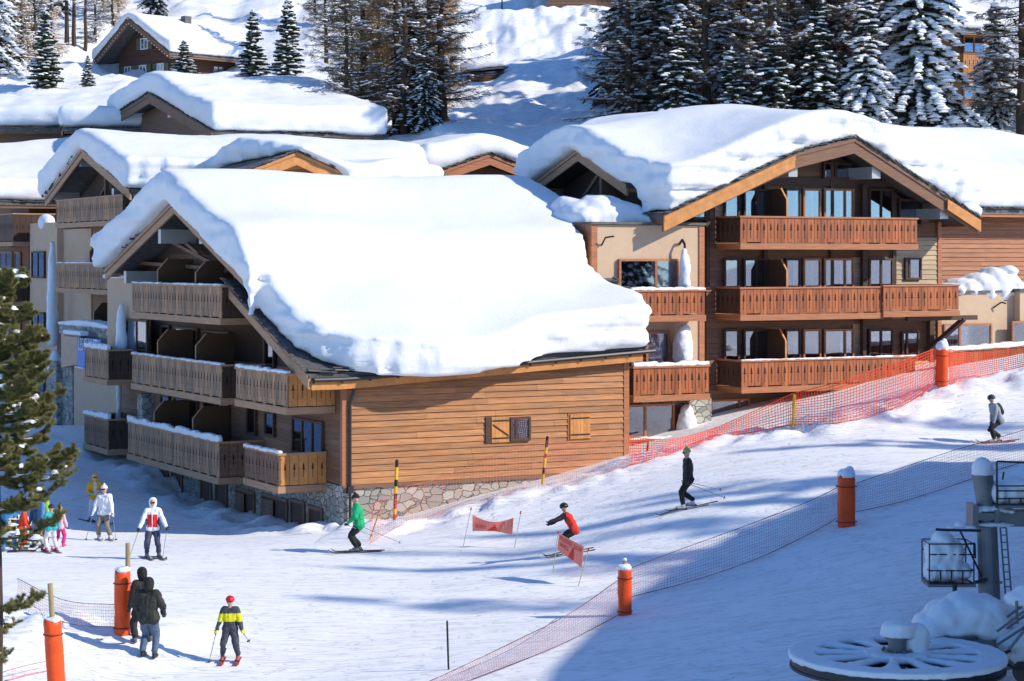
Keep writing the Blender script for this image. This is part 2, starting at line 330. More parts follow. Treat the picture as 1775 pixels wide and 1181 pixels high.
# ---------------- chalet frame: u runs along the log wall, v runs back along the gable front, z up
CA,SA=math.cos(R(28)),math.sin(R(28)); OX,OY=(595-CX)/F*70,70.0
def UV(u,v,z=0): return (OX+u*CA-v*SA, OY+u*SA+v*CA, z)
def front(px,py,v):                 # photo pixel on the vertical plane v=const -> (u,z)
    a=(px-CX)/F; u=(a*(OY+v*CA)-OX+v*SA)/(CA-a*SA); Y=OY+u*SA+v*CA; return u,CZ-(py-HY)/F*Y
def side(px,py,u):                  # photo pixel on the vertical plane u=const -> (v,z)
    a=(px-CX)/F; v=(OX+u*CA-a*(OY+u*SA))/(SA+a*CA); Y=OY+u*SA+v*CA; return v,CZ-(py-HY)/F*Y
class Bld:
    def __init__(s,name,label,cat,u,v,z,group=None):
        s.off=(u,v,z); s.root=empty(name,UV(u,v,z),R(28)); tag(s.root,label,cat,group)
    def put(s,mb,name,mats,parent=None,smooth=False):
        return mb.build(name,mats,parent or s.root,s.off,smooth)
def pb(mb,pl,c,a0,a1,z0,z1,d0,d1,mi=0):
    """box on a facade: pl 'f' = facing -v at v=c, 's' = facing -u at u=c; d = distance out from the wall"""
    if pl=='f': mb.box(a0,a1,c-d1,c-d0,z0,z1,mi)
    else: mb.box(c-d1,c-d0,a0,a1,z0,z1,mi)
def P3(pl,c,a,z,d): return (a,c-d,z) if pl=='f' else (c-d,a,z)
def boards(mb,pl,c,lo,hi,z0,z1,h=.2,d=.05,mi=0,seg=4.2):
    """lapped siding: separate boards with a slanted face; lo/hi may be functions of z"""
    z=z0; rr=random.Random(int(abs(c*100+z0*10)))
    while z<z1-.02:
        zt=min(z+h,z1); a0=lo(zt) if callable(lo) else lo; a1=hi(zt) if callable(hi) else hi
        a=a0
        while a<a1-.05:
            b=min(a1,a+seg*rr.uniform(.6,1.3)); b=a1 if a1-b<.5 else b
            dd=d*rr.uniform(.85,1.15); q=[P3(pl,c,a,z+.012,dd),P3(pl,c,b-.006,z+.012,dd),P3(pl,c,b-.006,zt,dd*.35),P3(pl,c,a,zt,dd*.35)]
            r_=[P3(pl,c,a,z+.012,-.01),P3(pl,c,b-.006,z+.012,-.01),P3(pl,c,b-.006,zt,-.01),P3(pl,c,a,zt,-.01)]
            mb.add(q+r_,[(0,1,2,3),(7,6,5,4),(0,4,5,1),(3,2,6,7),(0,3,7,4),(1,5,6,2)],mi); a=b
        z=zt
def window(B,pl,c,a0,a1,z0,z1,n=2,frame='redtrim',curt=0,fw=.09,wide=None,label=None,top=None):
    e=MB(); pb(e,pl,c,a0,a1,z0,z1,.0,.02); w_=B.put(e,'window',M['interior'])
    if label: w_['label']=label
    g=MB(); pb(g,pl,c,a0+fw*.5,a1-fw*.5,z0+fw*.5,z1-fw*.5,.07,.075); B.put(g,'glass',M['glass'],w_)
    f=MB(); pb(f,pl,c,a0,a0+fw,z0,z1,.02,.12); pb(f,pl,c,a1-fw,a1,z0,z1,.02,.12); pb(f,pl,c,a0+fw,a1-fw,z0,z0+fw,.02,.115); pb(f,pl,c,a0+fw,a1-fw,z1-fw,z1,.02,.115)
    for k in range(1,n):
        a=a0+(a1-a0)*k/n if not wide else a0+(a1-a0)*wide[k-1]; pb(f,pl,c,a-fw*.6,a+fw*.6,z0+fw,z1-fw,.02,.11)
    B.put(f,'frame',M[frame],w_)
    if curt:
        cm=MB(); rr=random.Random(int(abs(a0*77+z0*31)))
        for (q0,q1) in ((0,.12+.12*rr.random()),(.5-.1*rr.random(),.62),(.85,1)) if curt>1 else ((.55,.8+.15*rr.random()),):
            x0=a0+(a1-a0)*q0; x1=a0+(a1-a0)*q1; k=max(3,int((x1-x0)/.07)); V=[]
            for i in range(k+1):
                a=x0+(x1-x0)*i/k; d=.04+.012*math.sin(i*1.9); V+= [P3(pl,c,a,z0+.05,d),P3(pl,c,a,z1-.05,d)]
            cm.add(V,[(2*i,2*i+2,2*i+3,2*i+1) for i in range(k)])
        B.put(cm,'curtain',M['curtain'],w_,True)
    return w_
def fir(mb,pl,c,a,z,s,d,mi):
    """fir-tree cut-out with its stem, sunk look as a dark inlay"""
    def q(pts): mb.add([P3(pl,c,a+x*s,z+y*s,d) for x,y in pts],[tuple(range(len(pts)))],mi)
    for y,wd in ((0,.055),(.075,.042),(.14,.03)): q([(-wd,y),(wd,y),(0,y+.10)])
    q([(-.011,-.2),(.011,-.2),(.011,0),(-.011,0)]); q([(-.022,-.24),(0,-.275),(.022,-.24),(0,-.2)])
def balcony(B,pl,c,a0,a1,zt,zb,D,mat_='grey_wood',trim='pale_brown',ends=(1,1),snow=.0,bw=.33,endmat=None,floor=True,name='balcony',label=None,endlen=None):
    """deck slab with fascia, boarded parapet with fir cut-outs, handrail, snow strip"""
    fh=.24
    fl=MB(); pb(fl,pl,c,a0-.02,a1+.02,zb-fh,zb,D-.06,D+.05)
    for k,a in ((0,a0),(1,a1)):
        if ends[k]: pb(fl,pl,c,a-.02 if k==0 else a-.08,a+.08 if k==0 else a+.02,zb-fh,zb,0,D-.06)
    if floor: pb(fl,pl,c,a0+.08,a1-.08,zb-.12,zb-.02,0,D-.07)
    bal=B.put(fl,name,M[trim])
    if label: bal['label']=label
    p=MB(); rr=random.Random(int(abs(a0*91+zt*13))); H=zt-zb
    n=max(1,round((a1-a0)/bw)); s=(a1-a0)/n
    for k in range(n):
        a=a0+k*s; zz=zb+(.05 if k%3 else .0); pb(p,pl,c,a+.010,a+s*.5-.004,zz,zt-.05,D-.03,D,0); pb(p,pl,c,a+s*.5+.004,a+s-.010,zz,zt-.05,D-.031,D-.001,0)
        fir(p,pl,c,a+s/2,zb+H*.5,1.25,D+.004,1)
    pb(p,pl,c,a0,a1,zb+.12,zb+.2,D-.09,D-.031,0); pb(p,pl,c,a0,a1,zt-.25,zt-.17,D-.09,D-.031,0)
    B.put(p,'parapet',[M[mat_],M['cut']],bal)
    for k,a in ((0,a0),(1,a1)):
        if not ends[k]: continue
        q=MB(); n2=max(1,round(D/.33)); s2=(D-.04)/n2; other='s' if pl=='f' else 'f'
        for j in range(n2):
            d0=j*s2; aa=(a-.0,a+.03) if k==0 else (a-.03,a)
            pb(q,pl,c,aa[0],aa[1],zb+.03,zt-.05,d0+.01,d0+s2-.01,0)
            # cut-outs on the outer face
            outer = a-.004 if k==0 else a+.004
            def qd(pts):
                VV=[]
                for x,y in pts:
                    VV.append(P3(pl,c,outer,zb+H*.5+y,d0+s2/2+x))
                q.add(VV,[tuple(range(len(pts)))],1)
            for y,wd in ((0,.055),(.075,.042),(.14,.03)): qd([(-wd,y),(wd,y),(0,y+.10)])
            qd([(-.011,-.2),(.011,-.2),(.011,0),(-.011,0)]); qd([(-.022,-.24),(0,-.275),(.022,-.24),(0,-.2)])
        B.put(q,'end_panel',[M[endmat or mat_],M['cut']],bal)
    r_=MB(); pb(r_,pl,c,a0-.04,a1+.04,zt-.05,zt+.02,D-.12,D+.05)
    for k,a in ((0,a0),(1,a1)):
        if ends[k]: pb(r_,pl,c,a-.04 if k==0 else a-.1,a+.1 if k==0 else a+.04,zt-.05,zt+.02,0,D-.12)
    B.put(r_,'handrail',M[trim],bal)
    if snow:
        sm=MB(); k=int((a1-a0)/.25); rr=random.Random(int(a0*5))
        for i in range(k):
            x0=a0+(a1-a0)*i/k; h=snow*rr.uniform(.6,1.2); pb(sm,pl,c,x0-.03,x0+(a1-a0)/k+.03,zt-.005,zt+.02+h,D-.14,D+.06)
        lump(sm,.045,5,.5,.02,5,off=B.off,name='rail_snow',parent=bal)
    return bal
def divider(B,pl,c,a,z0,z1,D,edge=True,name='privacy_screen'):
    m=MB(); ch=.45
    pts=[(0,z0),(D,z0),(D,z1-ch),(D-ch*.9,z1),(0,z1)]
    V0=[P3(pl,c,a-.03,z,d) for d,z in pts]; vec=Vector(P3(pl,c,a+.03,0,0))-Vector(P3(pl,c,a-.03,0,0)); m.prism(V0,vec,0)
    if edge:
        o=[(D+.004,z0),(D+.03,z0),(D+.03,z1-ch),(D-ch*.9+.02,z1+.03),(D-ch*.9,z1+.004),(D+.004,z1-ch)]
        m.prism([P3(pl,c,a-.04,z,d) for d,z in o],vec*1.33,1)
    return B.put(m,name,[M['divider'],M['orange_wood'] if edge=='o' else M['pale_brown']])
def sheet(mb,u0,u1,v0,v1,f,th,nu=8,nv=8,mi=0):
    V=[];n=0
    for j in range(nv+1):
        for i in range(nu+1):
            u=u0+(u1-u0)*i/nu; v=v0+(v1-v0)*j/nv; V.append((u,v,f(u,v)))
    k=len(V); V+=[(a,b,c-th) for a,b,c in V]; g=lambda i,j:j*(nu+1)+i; Fs=[]
    for j in range(nv):
        for i in range(nu):
            a,b,c,d=g(i,j),g(i+1,j),g(i+1,j+1),g(i,j+1); Fs+=[(a,b,c,d),(k+d,k+c,k+b,k+a)]
    for i in range(nu): a,b=g(i,0),g(i+1,0); Fs.append((a,k+a,k+b,b)); a,b=g(i,nv),g(i+1,nv); Fs.append((b,k+b,k+a,a))
    for j in range(nv): a,b=g(0,j),g(0,j+1); Fs.append((b,k+b,k+a,a)); a,b=g(nu,j),g(nu,j+1); Fs.append((a,k+a,k+b,b))
    mb.add(V,Fs,mi)
def slates(mb,pts,depth_vec,n_per=.28,mi=0,rr=random.Random(5)):
    """ragged stack of slate ends along an edge polyline"""
    dv=Vector(depth_vec)
    for a,b in zip(pts[:-1],pts[1:]):
        a=Vector(a); b=Vector(b); L=(b-a).length; k=max(1,int(L/n_per)); t=(b-a)/k; d=(b-a).normalized()
        for i in range(k):
            p=a+t*i+Vector((0,0,rr.uniform(-.02,.03))); up=Vector((0,0,1)); out=dv*rr.uniform(.6,1.5)
            q=[p-out*.2,p+t*1.15-out*.2,p+t*1.15+out,p+out]; h=rr.uniform(.02,.045)
            tilt=Vector((0,0,.05)); V=[q[0]+tilt,q[1],q[2],q[3]+tilt]; V+=[x+up*h for x in V]
            mb.add(V,[(3,2,1,0),(4,5,6,7),(0,1,5,4),(1,2,6,5),(2,3,7,6),(3,0,4,7)],mi)
def gable_roof(B,axis,s0,s1,prof,th=.2,barge='brown',bh=.34,ends=(1,1),soffit='dark',edge2=None):
    """prof = [(t,z),...] across the ridge; axis = ridge direction"""
    ts=[p[0] for p in prof]; zs=[p[1] for p in prof]
    f=(lambda u,v: float(np.interp(v,ts,zs))) if axis=='u' else (lambda u,v: float(np.interp(u,ts,zs)))
    rm=MB()
    for (t0,z0),(t1,z1) in zip(prof[:-1],prof[1:]):
        if axis=='u': sheet(rm,s0,s1,t0,t1,f,th,2,2)
        else: sheet(rm,t0,t1,s0,s1,f,th,2,2)
    P=lambda s,t,z:(s,t,z) if axis=='u' else (t,s,z)
    sl_=MB()
    for k,s in ((0,s0),(1,s1)):
        if ends[k]: slates(sl_,[P(s,t,z+.02) for t,z in prof],P(-.12 if k==0 else .12,0,0),rr=random.Random(3+k))
    for t,z in (prof[0],prof[-1]): slates(sl_,[P(s0,t,z+.01),P(s1,t,z+.01)],P(0,-.14 if t==ts[0] else .14,0),rr=random.Random(9))
    V=len(rm.v); rm.add(sl_.v,sl_.f,0)
    roof=B.put(rm,'roof',M['slate'])
    for k,s in ((0,s0),(1,s1)):
        if not ends[k]: continue
        o=.05 if k==0 else -.05
        for (t0,z0),(t1,z1) in zip(prof[:-1],prof[1:]):
            bm=MB()
            for (e,hh,dz,m_) in ((0,.16,-.03,1),(1,bh,-.17,0)):
                oo=o*(1+e*1.0); pts=[P(s+oo,t0,z0+dz-.02),P(s+oo,t1,z1+dz-.02),P(s+oo,t1,z1+dz-hh),P(s+oo,t0,z0+dz-hh)]
                bm.prism([Vector(p)-Vector(P(.07 if k==0 else -.07,0,0)) for p in pts],P(.09 if k==0 else -.09,0,0),m_)
            B.put(bm,'bargeboard',[M[barge],M[edge2 or barge]],roof)
    # eave fascia, gutter and soffit rafters
    for t,z,sg in ((ts[0],zs[0],1),(ts[-1],zs[-1],-1)):
        fm=MB()
        if axis=='u': fm.box(s0+.2,s1-.2,t+sg*.06,t+sg*.12,z-th-.16,z-th-.005)
        else: fm.box(t+sg*.06,t+sg*.12,s0+.2,s1-.2,z-th-.16,z-th-.005)
        B.put(fm,'fascia',M[barge],roof)
    return roof,f
def inpoly(x,y,poly):
    r=np.zeros(len(x),bool); n=len(poly)
    for i in range(n):
        x0,y0=poly[i]; x1,y1=poly[(i+1)%n]
        c=((y0>y)!=(y1>y))&(x<(x1-x0)*(y-y0)/(y1-y0+1e-12)+x0); r^=c
    return r
def snow_field(B,poly,roofz,T,parent=None,g=.3,vox=.16,it=14,amp=.05,strata=.1,freq=.7,blur=8,seed=0,name='roof_snow'):
    """thick snow over a plan outline: top = roof + depth, softened into rounded cornices"""
    xs_=np.arange(min(p[0] for p in poly),max(p[0] for p in poly)+g,g); ys_=np.arange(min(p[1] for p in poly),max(p[1] for p in poly)+g,g)
    XX,YY=np.meshgrid(xs_[:-1]+g/2,ys_[:-1]+g/2); ins=inpoly(XX.ravel(),YY.ravel(),poly).reshape(XX.shape)
    ny1,nx1=len(ys_),len(xs_); use=np.zeros((ny1,nx1),bool)
    for dj in (0,1):
        for di in (0,1): use[dj:ny1-1+dj,di:nx1-1+di]|=ins
    RZ=np.zeros((ny1,nx1)); TP=np.zeros((ny1,nx1))
    for j,i in zip(*np.nonzero(use)):
        x,y=xs_[i],ys_[j]; RZ[j,i]=roofz(x,y); TP[j,i]=RZ[j,i]+(T(x,y) if callable(T) else T)
    T0=TP.copy(); m_=use.astype(float)
    for _ in range(blur):      # wind and settling even the surface out
        a=np.zeros_like(TP); c=np.zeros_like(TP); Pz=np.pad(TP*m_,1); Pm=np.pad(m_,1)
        for dj in (0,1,2):
            for di in (0,1,2): a+=Pz[dj:dj+ny1,di:di+nx1]; c+=Pm[dj:dj+ny1,di:di+nx1]
        TP=np.where(use,a/np.maximum(c,1),0)
    TP=np.maximum(TP,RZ+.55*(T0-RZ))
    vid={};V=[];Fs=[]
    def vt(i,j,t):
        k=(i,j,t)
        if k not in vid:
            vid[k]=len(V); V.append((xs_[i],ys_[j],TP[j,i] if t else RZ[j,i]))
        return vid[k]
    ny_,nx_=ins.shape
    for j in range(ny_):
        for i in range(nx_):
            if not ins[j,i]: continue
            a,b,c,d=(i,j),(i+1,j),(i+1,j+1),(i,j+1)
            Fs.append((vt(*a,1),vt(*b,1),vt(*c,1),vt(*d,1))); Fs.append((vt(*d,0),vt(*c,0),vt(*b,0),vt(*a,0)))
            for (p,q,di,dj) in ((a,b,0,-1),(b,c,1,0),(c,d,0,1),(d,a,-1,0)):
                ii,jj=i+di,j+dj
                if not(0<=ii<nx_ and 0<=jj<ny_ and ins[jj,ii]): Fs.append((vt(*p,0),vt(*q,0),vt(*q,1),vt(*p,1)))
    me=npmesh('t',np.array(V)-np.array(B.off),Fs,[])
    o=lump(me,vox,it,.6,amp,freq,strata,name=name,parent=parent or B.root,seed=seed)
    return o

# ======================= front chalet (M)
gM=gz(OX,OY)
B=Bld('chalet','front timber chalet with sunlit plank wall, stone base and the largest snow-covered roof','chalet',0,0,.5)
v_end=side(207,700,0)[0]; wallL=11.25
zlog=2.3
# roofs
pk=side(300,347,-1.5); lf=side(181,466,-1.5); rt=side(440,492,-1.5); l2=side(405,503,-1.5)
UP=[(rt[0],rt[1]),(pk[0],pk[1]),(lf[0],lf[1])]
def upz(u,v): return float(np.interp(v,[p[0] for p in UP],[p[1] for p in UP]))
el=side(533,648,-1.5)
def loz(u,v):
    s=(l2[1]-el[1])/(l2[0]-el[0]); t=max(0,min(1,(l2[0]-v)/(l2[0]-el[0]))); return el[1]+(v-el[0])*s+.058*max(0,u)*t
# walls
m=MB(); m.box(.05,wallL-.02,.05,v_end,zlog,6.1,0); m.box(.05,12.4,7.2,18.5,6.0,10.2,0); B.put(m,'wall',M['brown'])
m=MB(); m.prism([(.05,l2[0]+1,8.9),(.05,pk[0],pk[1]-.35),(.05,lf[0]-1.2,lf[1]+.1),(.05,lf[0]-1.2,6.1),(.05,1.4,6.1)],(.2,0,0)); 
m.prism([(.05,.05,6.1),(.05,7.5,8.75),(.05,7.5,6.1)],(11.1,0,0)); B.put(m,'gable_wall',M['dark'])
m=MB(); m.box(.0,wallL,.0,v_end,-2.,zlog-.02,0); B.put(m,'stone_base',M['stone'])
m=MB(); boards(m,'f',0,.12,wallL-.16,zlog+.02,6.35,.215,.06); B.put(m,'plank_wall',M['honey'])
m=MB(); m.box(-.03,wallL+.03,-.09,.03,zlog-.1,zlog+.02); B.put(m,'sill_beam',M['brown'])
m=MB(); m.box(-.06,.12,-.06,.12,zlog,6.3); B.put(m,'corner_post',M['redtrim'])
m=MB(); m.box(wallL-.16,wallL+.06,-.07,.12,1.,6.75); B.put(m,'corner_post',M['redtrim'])
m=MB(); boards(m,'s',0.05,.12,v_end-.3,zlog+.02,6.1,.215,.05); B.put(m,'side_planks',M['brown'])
m=MB(); m.path([(.32,-.35,6.05),(.32,-.2,5.6),(.2,-.12,5.1),(.2,-.12,1.)],.055,8); m.box(.1,.3,-.2,0,2.05,2.3); B.put(m,'downpipe',M['dmetal'])
m=MB(); sheet(m,-1.5,wallL+.55,el[0],7.6,loz,.18,24,16)
slates(m,[(-1.5,el[0]+(7.6-el[0])*i/9,loz(-1.5,el[0]+(7.6-el[0])*i/9)+.02) for i in range(10)],(-.12,0,0))
slates(m,[(-1.5+13.3*i/14,el[0],loz(-1.5+13.3*i/14,el[0])+.02) for i in range(15)],(0,-.14,0),.34)
slates(m,[(-1.5+13.3*i/14,el[0]+.15,loz(-1.5+13.3*i/14,el[0])+.09) for i in range(15)],(0,-.12,0),.4,rr=random.Random(8))
roofL=B.put(m,'roof',M['slate']); 
m=MB()
for dz,hh,mi in ((-.03,.15,0),(-.17,.36,0)):
    pts=[(-1.5-(.03 if dz>-.1 else 0),el[0],loz(-1.5,el[0])+dz),(-1.5,7.4,loz(-1.5,7.4)+dz),(-1.5,7.4,loz(-1.5,7.4)+dz-hh),(-1.5,el[0],loz(-1.5,el[0])+dz-hh)]; m.prism([(p[0]+.02*(dz<-.1),p[1],p[2]) for p in pts],(.08,0,0))
B.put(m,'bargeboard',M['pale_brown'],roofL)
m=MB()
for i in range(12):
    u0=-1.35+13*i/12; u1=u0+13/12; z0=loz(u0,el[0]); z1=loz(u1,el[0])
    m.prism([(u0,el[0]+.0,z0-.22),(u1,el[0]+.0,z1-.22),(u1,el[0]+.0,z1-.56),(u0,el[0]+.0,z0-.56)],(0,.05,0))
B.put(m,'fascia',M['orange_wood'],roofL)
m=MB()
for i in range(26):
    u0=-1.3+12.9*i/25; z0=loz(u0,el[0])-.10; m.tube((u0,el[0]-.08,z0-.12),(u0+12.9/25,el[0]-.08,loz(u0+12.9/25,el[0])-.22),.075,.075,8)
    if i%2==0: m.box(u0-.02,u0+.02,el[0]-.13,el[0]+.1,z0-.24,z0-.06)
B.put(m,'gutter',M['dmetal'],roofL)
roofU,_=gable_roof(B,'u',-1.5,13.6,UP,barge='pale_brown')
m=MB()   # purlins boxed in zinc
for (px0,px1,py0,py1,uu) in ((270,341,401,424,-1.45),(342,366,403,424,-.9),(205,272,469,489,-1.3),(400,440,470,498,-.9)):
    v0,z0=side(px0,py1,0); v1=v0; z1=side(px0,py0,0)[1]
    vv=side((px0+px1)/2,py0,-.75)[0]; m=MB(); m.box(uu,.1,vv-.17,vv+.17,z0,z1); B.put(m,'purlin_end',M['clad'])

m=MB()   # brace timbers of the open gable
a=side(372,470,-.2); b=side(300,400,-.2)
for (p,q) in (((345,440),(300,400)),((300,420),(395,470)),((230,455),(430,470))):
    v0,z0=side(*p,-.3); v1,z1=side(*q,-.3); m.tube((-.3,v0,z0),(-.3,v1,z1),.1,.1,4)
B.put(m,'timber_brace',M['brown'])
# the snow
def Mz(u,v):
    a=loz(u,v) if v<7.6 else -99; b=upz(u,v) if UP[0][0]-.2<=v else -99
    if b<-50: return a
    return b
def MT(u,v):
    t=1.28+.12*math.sin(u*.5+1)+.1*math.sin(v*.6)
    t+=.35*math.exp(-((v-13.4)/2.2)**2)*(-.5)                    # softened ridge
    if v>=UP[0][0]: t+=.30*math.exp(-((v-5.5)/2.)**2)+.15
    if v<UP[0][0]:
        if u>.5: t+=min(1,(u-.5)/4)*.95*math.exp(-((v-UP[0][0])/2.2)**2)*max(0,min(1,(11-u)/3))   # drift filling the step
        t+=-.18+.55*max(0,min(1,(3.2-v)/4))*min(1,max(0,(u-.5)/5))
        t-=.35*math.exp(-((u-4.5)/1.6)**2)*max(0,min(1,(1.-v)/2))
    return t
poly=[(-1.35,1.9),(-.9,.5),(.2,-.75),(2,-1.45),(4,-1.6),(5.6,-1.45),(7.2,-.95),(11.6,-.85),(12.4,.6),(12.6,3.),(12.2,4.4),(12.5,5.2),(12.9,8),(14.3,10),(14.4,22.9),(-1.9,23.1),(-2.0,3.9),(-1.35,4.4)]
snM=snow_field(B,poly,Mz,MT,roofU,g=.25,vox=.15,it=17,amp=.045,strata=.15,freq=.4,seed=2)
# log wall openings
u0,z0=front(840,769,0); u1,z1=front(849,727,0)
sh=MB(); a0,zb=front(850,768,-.1); a1,zt=front(881,722,-.1); 
def shutter(a0,a1,z0,z1,brace=True,pl='f',c=0,matn='orange_wood',name='shutter'):
    s=MB(); n=max(2,round((a1-a0)/.13)); w_=(a1-a0)/n
    for k in range(n): pb(s,pl,c,a0+k*w_+.004,a0+(k+1)*w_-.004,z0,z1,.075,.11,0)
    for zz in (z0+(z1-z0)*.14,z0+(z1-z0)*.82): pb(s,pl,c,a0+.03,a1-.03,zz,zz+.05,.112,.125,1)
    if brace:
        s.prism([P3(pl,c,a0+.05,z1-.25,.113),P3(pl,c,a0+.05,z1-.31,.113),P3(pl,c,a1-.05,z0+.2,.113),P3(pl,c,a1-.05,z0+.26,.113)],Vector(P3(pl,0,0,0,.015)),1)
    return B.put(s,name,[M[matn],M['dmetal']])
shutter(front(850,0,0)[0],front(881,0,0)[0],zb,zt)
a0w,zbw=front(881,765,0); a1w,ztw=front(917,722,0)
window(B,'f',-.03,a0w+.02,a1w,zbw,ztw,2,'dark',0,wide=[.3])
m=MB(); m.box(front(840,0,0)[0],front(849,0,0)[0],-.1,-.03,zb,zt); B.put(m,'shutter_recess',M['dark'])
m=MB(); m.box(front(1198-215,0,0)[0]+.0,front(1022,0,0)[0],-.07,-.03,front(985,763,0)[1],front(985,717,0)[1]); B.put(m,'window_surround',M['redtrim'])
shutter(front(986,0,0)[0],front(1021,0,0)[0],front(985,761,0)[1],front(985,719,0)[1],False)
# gable front: balconies  (front pixel range, top, bottom)
D=1.75
def sbal(px0,px1,ytop,ybot,Dd=D,**k):
    v1,zt=side(px0,ytop,-Dd); v0,_=side(px1,ytop,-Dd); zb_=side(px0,ybot,-Dd)[1]; return balcony(B,'s',0,v0,v1,zt,zb_,Dd,**k)
sbal(229,384,491,541,ends=(1,0),endmat='dark',snow=.05)  # dark end panels: shade of the overhang put into their colour
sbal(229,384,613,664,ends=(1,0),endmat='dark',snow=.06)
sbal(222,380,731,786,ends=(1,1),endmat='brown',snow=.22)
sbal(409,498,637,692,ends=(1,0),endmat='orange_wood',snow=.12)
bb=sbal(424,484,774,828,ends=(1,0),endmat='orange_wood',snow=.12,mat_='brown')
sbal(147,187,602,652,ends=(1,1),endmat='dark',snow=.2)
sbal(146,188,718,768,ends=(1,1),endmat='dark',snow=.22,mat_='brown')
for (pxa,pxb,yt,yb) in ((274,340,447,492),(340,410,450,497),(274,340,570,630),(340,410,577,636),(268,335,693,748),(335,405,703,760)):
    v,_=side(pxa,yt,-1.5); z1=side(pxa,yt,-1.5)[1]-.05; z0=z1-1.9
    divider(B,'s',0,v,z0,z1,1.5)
# doors and windows on the gable front
def sw(px0,px1,yt,yb,**k):
    v1,z1=side(px0,yt,0.0); v0,z0=side(px1,yb,0.0); z0=side(px0,yb,0)[1]; return window(B,'s',.02,v0,v1,z0,z1,**k)
for (x0,x1,yt,yb) in ((281,296,563,630),(304,345,566,632),(355,400,572,640),(281,296,683,740),(304,345,686,748),(355,400,690,752),(430,446,700,752)):
    sw(x0,x1,yt,yb,frame='dark',n=2 if x1-x0>20 else 1)
sw(460,478,580,640,frame='dark',n=1); sw(461,478,712,755,frame='dark',n=1); sw(509,562,722,785,frame='dark',n=3,label='balcony door on the ground floor corner reflecting blue sky')
# cellar doors and shutters in the stone base
for (x0,x1,y0,y1,kk) in ((218,233,797,850,0),(245,262,803,860,0),(275,293,812,872,0),(299,318,818,882,0),(349,368,830,895,0),(375,395,836,905,0),(410,443,848,905,1),(455,500,858,915,2),(505,530,868,922,0),(537,561,880,924,0)):
    v1,z1=side(x0,y0,0); v0,_=side(x1,y0,0); z0=z1-(1.7 if kk==0 else 1.2)
    s=MB(); pb(s,'s',0,v0,v1,z0-1.2,z1,.0,.025,1); pb(s,'s',0,v0,v0+.1,z0-1.2,z1+.1,.025,.08,0); pb(s,'s',0,v1-.1,v1,z0-1.2,z1+.1,.025,.08,0); pb(s,'s',0,v0+.1,v1-.1,z1-.02,z1+.1,.025,.075,0)
    if kk:
        n=5
        for q in range(n): pb(s,'s',0,v1-.15-(v1-v0)*.45*(q+1)/n,v1-.15-(v1-v0)*.45*q/n-.01,z0,z1-.08,.085,.11,0)
    B.put(s,'cellar_door' if not kk else 'cellar_window',[M['brown'],M['dark']])
# tan block at the far end
vt0,_=side(262,500,0); vt1=v_end
m=MB(); m.box(-.55,.0,vt0,vt1,side(230,655,0)[1],side(230,481,-.5)[1]); B.put(m,'stucco_bay',M['stucco'])
z1=side(230,553,-.55)[1]; z0=side(230,655,-.55)[1]
window(B,'s',-.56,side(259,0,-.55)[0],side(222,0,-.55)[0],z0+.4,z1,n=2,frame='dark',label='far bay window catching bright snow light')
s=MB()
for i in range(5): s.box(-.9,-.2,vt0+(vt1-vt0)*i/5-.4,vt0+(vt1-vt0)*(i+1)/5-.3,side(230,484,-.5)[1],side(230,484,-.5)[1]+.22)
lump(s,.07,6,.5,.03,3,off=B.off,name='bay_snow',parent=B.root)
def drip(B,pts,name='ice_column',matn='ice',vox=.06,seed=1):
    s=MB()
    for (p,q) in zip(pts[:-1],pts[1:]): s.capsule(p[:3],q[:3],p[3],q[3],12)
    return lump(s,vox,4,.5,.03,2.5,off=B.off,name=name,mats=[M[matn]],parent=B.root,seed=seed)
v_,z_=side(211,530,-.8); zb_=side(211,600,-.8)[1]
drip(B,[(-.8,v_,z_,.12),(-.8,v_,z_-.4,.2),(-.8,v_,zb_,.3)])
v_,z_=side(206,665,-.4); drip(B,[(-.4,v_,z_,.12),(-.4,v_,z_-2.6,.14)])
m=MB(); v_,z_=side(256,682,-.15); m.box(-.5,0.02,v_-.35,v_+.35,0,z_); B.put(m,'stone_pier',M['stone'])
BM=B
# ======================= right chalet (R) with its plastered wing
VR=6.0; VT=4.9
uR0,_=front(1225,500,VR); uR1,_=front(1630,500,VR)
B=Bld('chalet','tall chalet on the right with red-brown balconies under a wide snowy gable','chalet',uR0,VR,2.5)
pkR=front(1482,238,VR-1.9); lR=front(1150,372,VR-1.9); rR=front(1697,378,VR-1.9)
midR=front(1385,262,VR-1.9)
PR=[(lR[0],lR[1]),(midR[0],midR[1]-.0),(pkR[0],pkR[1]),(rR[0],rR[1])]
VB=VR+14
def rz(u,v): return float(np.interp(u,[p[0] for p in PR],[p[1] for p in PR]))
def under(z):   # u-range under the roof at height z on the facade
    zz=z+.55
    us=np.linspace(uR0,uR1,300); ok=[u for u in us if rz(u,0)>zz]
    return (min(ok),max(ok)) if ok else (pkR[0],pkR[0])
m=MB(); m.box(uR0,uR1,VR+.06,VB-1,1.5,rz(uR0,0)-.5); 
m.prism([(uR0,VR+.06,8),(uR1,VR+.06,8),(uR1,VR+.06,rz(uR1,0)-.4),(pkR[0],VR+.06,pkR[1]-.4),(midR[0],VR+.06,midR[1]-.4),(uR0,VR+.06,rz(uR0,0)-.4)],(0,14,0)); B.put(m,'wall',M['brown'])
zst=front(1300,700,VR)[1]
m=MB(); boards(m,'f',VR+.05,lambda z:under(z)[0],lambda z:under(z)[1],zst,pkR[1]-.6,.21,.05); B.put(m,'plank_wall',M['brown'])
m=MB(); m.box(uR0-.02,uR1+.02,VR-.03,VR+8,-1,zst); B.put(m,'stone_base',M['stone'])
